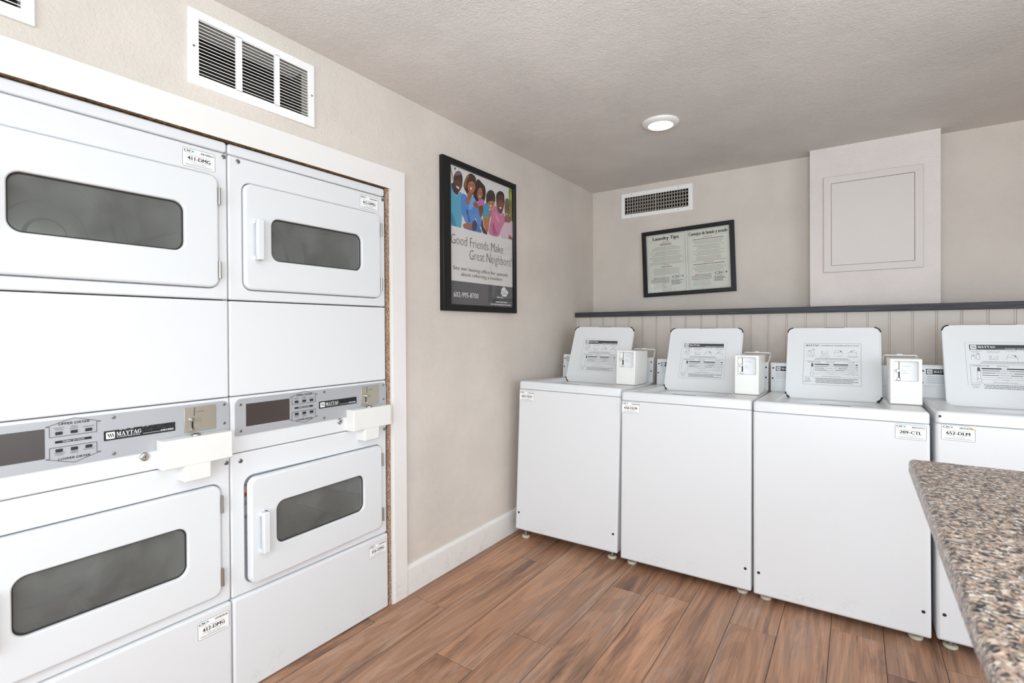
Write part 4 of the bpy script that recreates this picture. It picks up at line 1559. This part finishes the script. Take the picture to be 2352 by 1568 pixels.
t = thing('framed_poster', 'black framed leasing poster with six smiling people on the left wall', 'picture', (0.0, -1.8157, 1.3400))
w, h = 0.667, 0.790
mb = MB(FL)
mb.panel(0, w, 0, h, 0.001, 0.0, 0.026, M_FRAME, bev=0.004, seg=1, hole=(0.0620, 0.6440 - 0.0010, 0.0345, 0.7600), hr=0.0008, hbev=0.006)
mb.build('frame', t)
p = Print(0.00005)
pw, ph = 0.5830, 0.7280
p.rect(0, 0, pw, 0.1240, (98, 97, 100))
p.lay()
p.poly([(0.36, 0.0), (0.42, 0.0), (0.47, 0.124), (0.41, 0.124)], (84, 85, 88))
for rgb, pts in POSTER_ART:
    p.lay()
    if len(pts) > 4:
        p.blob(pts, rgb)
    else:
        p.poly(pts, rgb)
p.lay()
TX = (84, 82, 82)
p.text('Good Friends Make', 0.011, 0.3160, 0.0520, TX, width=0.468, bold=-0.02)
p.text('Great Neighbors!', 0.163, 0.2480, 0.0540, TX, width=0.404, bold=-0.02)
p.text('See our leasing office for specials', 0.026, 0.1840, 0.0190, (96, 94, 94), width=0.500, bold=-0.006)
p.text('about referring a resident', 0.090, 0.1540, 0.0190, (96, 94, 94), width=0.380, bold=-0.006)
p.text('602-995-8700', 0.0290, 0.0395, 0.0265, (238, 236, 234), width=0.2080, bold=0.012)
p.poly([(0.459, 0.108), (0.487, 0.122), (0.500, 0.112), (0.532, 0.090), (0.505, 0.062), (0.470, 0.064), (0.455, 0.080)], (236, 235, 232))
p.lay()
p.path([(0.470, 0.100), (0.480, 0.088), (0.474, 0.074)], 0.004, (98, 97, 100))
p.path([(0.505, 0.108), (0.490, 0.085), (0.482, 0.070)], 0.003, (98, 97, 100))
p.path([(0.490, 0.078), (0.506, 0.080), (0.516, 0.086)], 0.003, (98, 97, 100))
rnd = random.Random(5)
p.scribble(0.412, 0.475, 0.051, 0.009, (182, 181, 180), rnd, 0.3)
p.scribble(0.400, 0.520, 0.0245, 0.0070, (206, 205, 203), rnd, 0.15)
p.scribble(0.352, 0.556, 0.0095, 0.0070, (206, 205, 203), rnd, 0.15)
p.build('poster_print', t, frame_matrix((0.0080, 0.0627, 0.0350), (0, 1, 0), (0, 0, 1), (1, 0, 0)), sheet=(0, 0, pw, ph, 0.0005, (226, 223, 220), 0.001))
mb = MB(FL)
mb.box(0.0600, 0.6460, 0.0325, 0.7620, 0.0145, 0.0160, M_GLASS)
mb.build('glass', t)

# ------------------------------------------------------------------ framed laundry notice
M = Matrix.Translation((0.7407, 0.0, 1.7307)) @ Matrix.Rotation(R(-1.7), 4, 'Y')
t = thing('framed_notice', 'black framed two-page laundry tips notice hanging slightly askew on the back wall', 'picture', matrix=M)
w, h = 0.648, 0.487
mb = MB(lambda u, v, d: (u - w / 2, -d, v - h / 2))
mb.panel(0, w, 0, h, 0.001, 0.0, 0.026, M_FRAME, bev=0.003, seg=1, hole=(0.0295, w - 0.0295, 0.0275, h - 0.0275), hr=0.0008, hbev=0.004)
mb.build('frame', t)
p = Print(0.0001)
pw, ph = 0.589, 0.432
B_ = (70, 70, 74)
LG = (168, 168, 160)
RED = (206, 92, 74)
rnd = random.Random(11)
for x0, x1, title, tw, r1, r2 in ((0.006, 0.2855, 'Laundry Tips', 0.190, 'WASHERS', 'DRYERS'), (0.3035, 0.583, 'Consejos de lavado y secado', 0.262, 'LAVADORAS', 'SECADORAS')):
    cx = (x0 + x1) / 2
    es = x0 > 0.3
    p.path([(x0, 0.005), (x1, 0.005), (x1, ph - 0.005), (x0, ph - 0.005)], 0.0016, B_, close=True)
    p.path([(x0 + 0.012, 0.014), (x1 - 0.012, 0.014), (x1 - 0.012, ph - 0.052), (x0 + 0.012, ph - 0.052)], 0.0008, LG, close=True)
    p.text(title, cx, ph - 0.043, 0.0245, (34, 34, 36), 'C', width=tw, bold=0.055)
    p.text(r1, cx, ph - 0.064, 0.0070, RED, 'C', width=0.050 if not es else 0.062, bold=0.03)
    for i in range(1 if es else 2):
        hw = 0.105 if es else 0.042
        p.scribble(cx - hw, cx + hw, ph - 0.076 - i * 0.009, 0.0042, (84, 84, 84), rnd, 0.25)
    y = ph - (0.088 if es else 0.100)
    for i in range(13 if not es else 15):
        hw = rnd.uniform(0.07, 0.125)
        if i % 4 == 3:
            y -= 0.004
        p.scribble(cx - hw, cx + hw, y, 0.0028, (150, 150, 146), rnd, 0.25)
        y -= 0.0092
    yd = 0.198 if not es else 0.190
    p.line((x0 + 0.012, yd + 0.014), (x1 - 0.012, yd + 0.014), 0.0008, LG)
    p.text(r2, cx, yd, 0.0070, RED, 'C', width=0.044 if not es else 0.062, bold=0.03)
    p.scribble(cx - (0.105 if es else 0.042), cx + (0.105 if es else 0.042), yd - 0.012, 0.0042, (84, 84, 84), rnd, 0.25)
    for i in range(5):
        hw = rnd.uniform(0.06, 0.115)
        p.scribble(cx - hw, cx + hw, yd - 0.026 - i * 0.0096, 0.0028, (150, 150, 146), rnd, 0.25)
    xs = x0 + 0.168
    p.path([(x0 + 0.012, 0.118), (xs, 0.118), (xs, 0.018), (x0 + 0.012, 0.018)], 0.0008, LG, close=True)
    lx = (x0 + 0.012 + xs) / 2
    p.rect(lx - 0.05, 0.1035, lx - 0.02, 0.1085, RED)
    for i in range(8):
        hw = 0.068 if i < 4 else rnd.uniform(0.03, 0.065)
        p.scribble(lx - hw + (0.034 if i == 0 else 0), lx + hw, 0.1040 - i * 0.0105, 0.0040 if i < 4 else 0.0026, (110, 110, 108) if i < 4 else (155, 155, 150), rnd, 0.25)
    p.text('CSC', xs + 0.010, 0.1020, 0.0160, (40, 44, 52), width=0.060, bold=0.03, shear=0.2)
    p.disc(xs + 0.086, 0.111, 0.0075, (120, 196, 214))
    p.lay()
    p.disc(xs + 0.088, 0.110, 0.0040, (30, 84, 120))
    p.k -= 1
    p.scribble(xs + 0.012, xs + 0.060, 0.0925, 0.0036, (140, 140, 140), rnd)
    for i in range(4):
        p.scribble(xs + 0.006, xs + rnd.uniform(0.06, 0.092), 0.0805 - i * 0.0088, 0.0040, (74, 80, 104), rnd, 0.25)
p.build('notice_print', t, frame_matrix((-pw / 2, -0.0080, -ph / 2), (1, 0, 0), (0, 0, 1), (0, -1, 0)), sheet=(0, 0, pw, ph, 0.0005, (222, 223, 212), 0.001))
mb = MB(lambda u, v, d: (u, -d, v))
mb.box(-w / 2 + 0.028, w / 2 - 0.028, -h / 2 + 0.026, h / 2 - 0.026, 0.0125, 0.0140, M_GLASS)
mb.build('glass', t)

# ------------------------------------------------------------------ access panel on the chase
M_ACC = mat('access_panel_paint', (214, 206, 201), 0.45)
t = thing('access_panel', 'square painted access panel with raised frame on the boxed-out chase', 'panel', (1.5860, -0.115, 1.5752))
mb = MB(FB)
mb.panel(0.0, 0.4730, 0.0, 0.5740, 0.001, 0.0, 0.0125, M_ACC, bev=0.003, seg=1, hole=(0.0385, 0.4350, 0.0395, 0.5345), hr=0.001, hbev=0.002)
mb.build('panel_frame', t)
mb = MB(FB)
mb.panel(0.0402, 0.4333, 0.0412, 0.5322, 0.001, 0.0004, 0.0085, M_ACC, bev=0.0015, seg=1)
mb.build('panel_door', t)

# ------------------------------------------------------------------ ceiling light
M_LENS = mat('light_lens', (255, 240, 215), 0.4, emit=((255, 236, 205), 9.0))
t = thing('ceiling_light', 'round white recessed ceiling light glowing warm near the back wall', 'light', (0.8950, -1.0760, H))
mb = MB(FT)
mb.rings(0, 0, [(0.0945, 0.0), (0.0945, -0.006), (0.090, -0.011), (0.070, -0.019), (0.064, -0.019), (0.061, -0.012)], M_TRIM, 40)
mb.build('trim_ring', t)
mb = MB(FT)
mb.rings(0, 0, [(0.0612, -0.0120), (0.0612, -0.0130), (0.030, -0.0155)], M_LENS, 40, True, True)
mb.build('lens', t)

# ------------------------------------------------------------------ folding counter
t = thing('folding_counter', 'speckled granite folding counter with rounded edge at the right foreground', 'counter', (1.8600, -4.40, 0.0))
mb = MB(FT)
mb.panel(0.0, 0.78, 0.0, 2.3330, 0.012, 0.8680, 0.9000, M_GRANITE, bev=0.012, seg=5)
mb.build('countertop', t)
mb = MB(FT)
mb.box(0.32, 0.74, 0.10, 2.14, 0.800, 0.8675, M_TRIM)
mb.build('apron', t)
for u, v in ((0.32, 0.10), (0.68, 0.10), (0.32, 2.08), (0.68, 2.08)):  # unseen legs, kept slender so window light passes below the top
    mb = MB(FT)
    mb.box(u, u + 0.06, v, v + 0.06, 0.0005, 0.8000, M_TRIM)
    mb.build('leg', t)
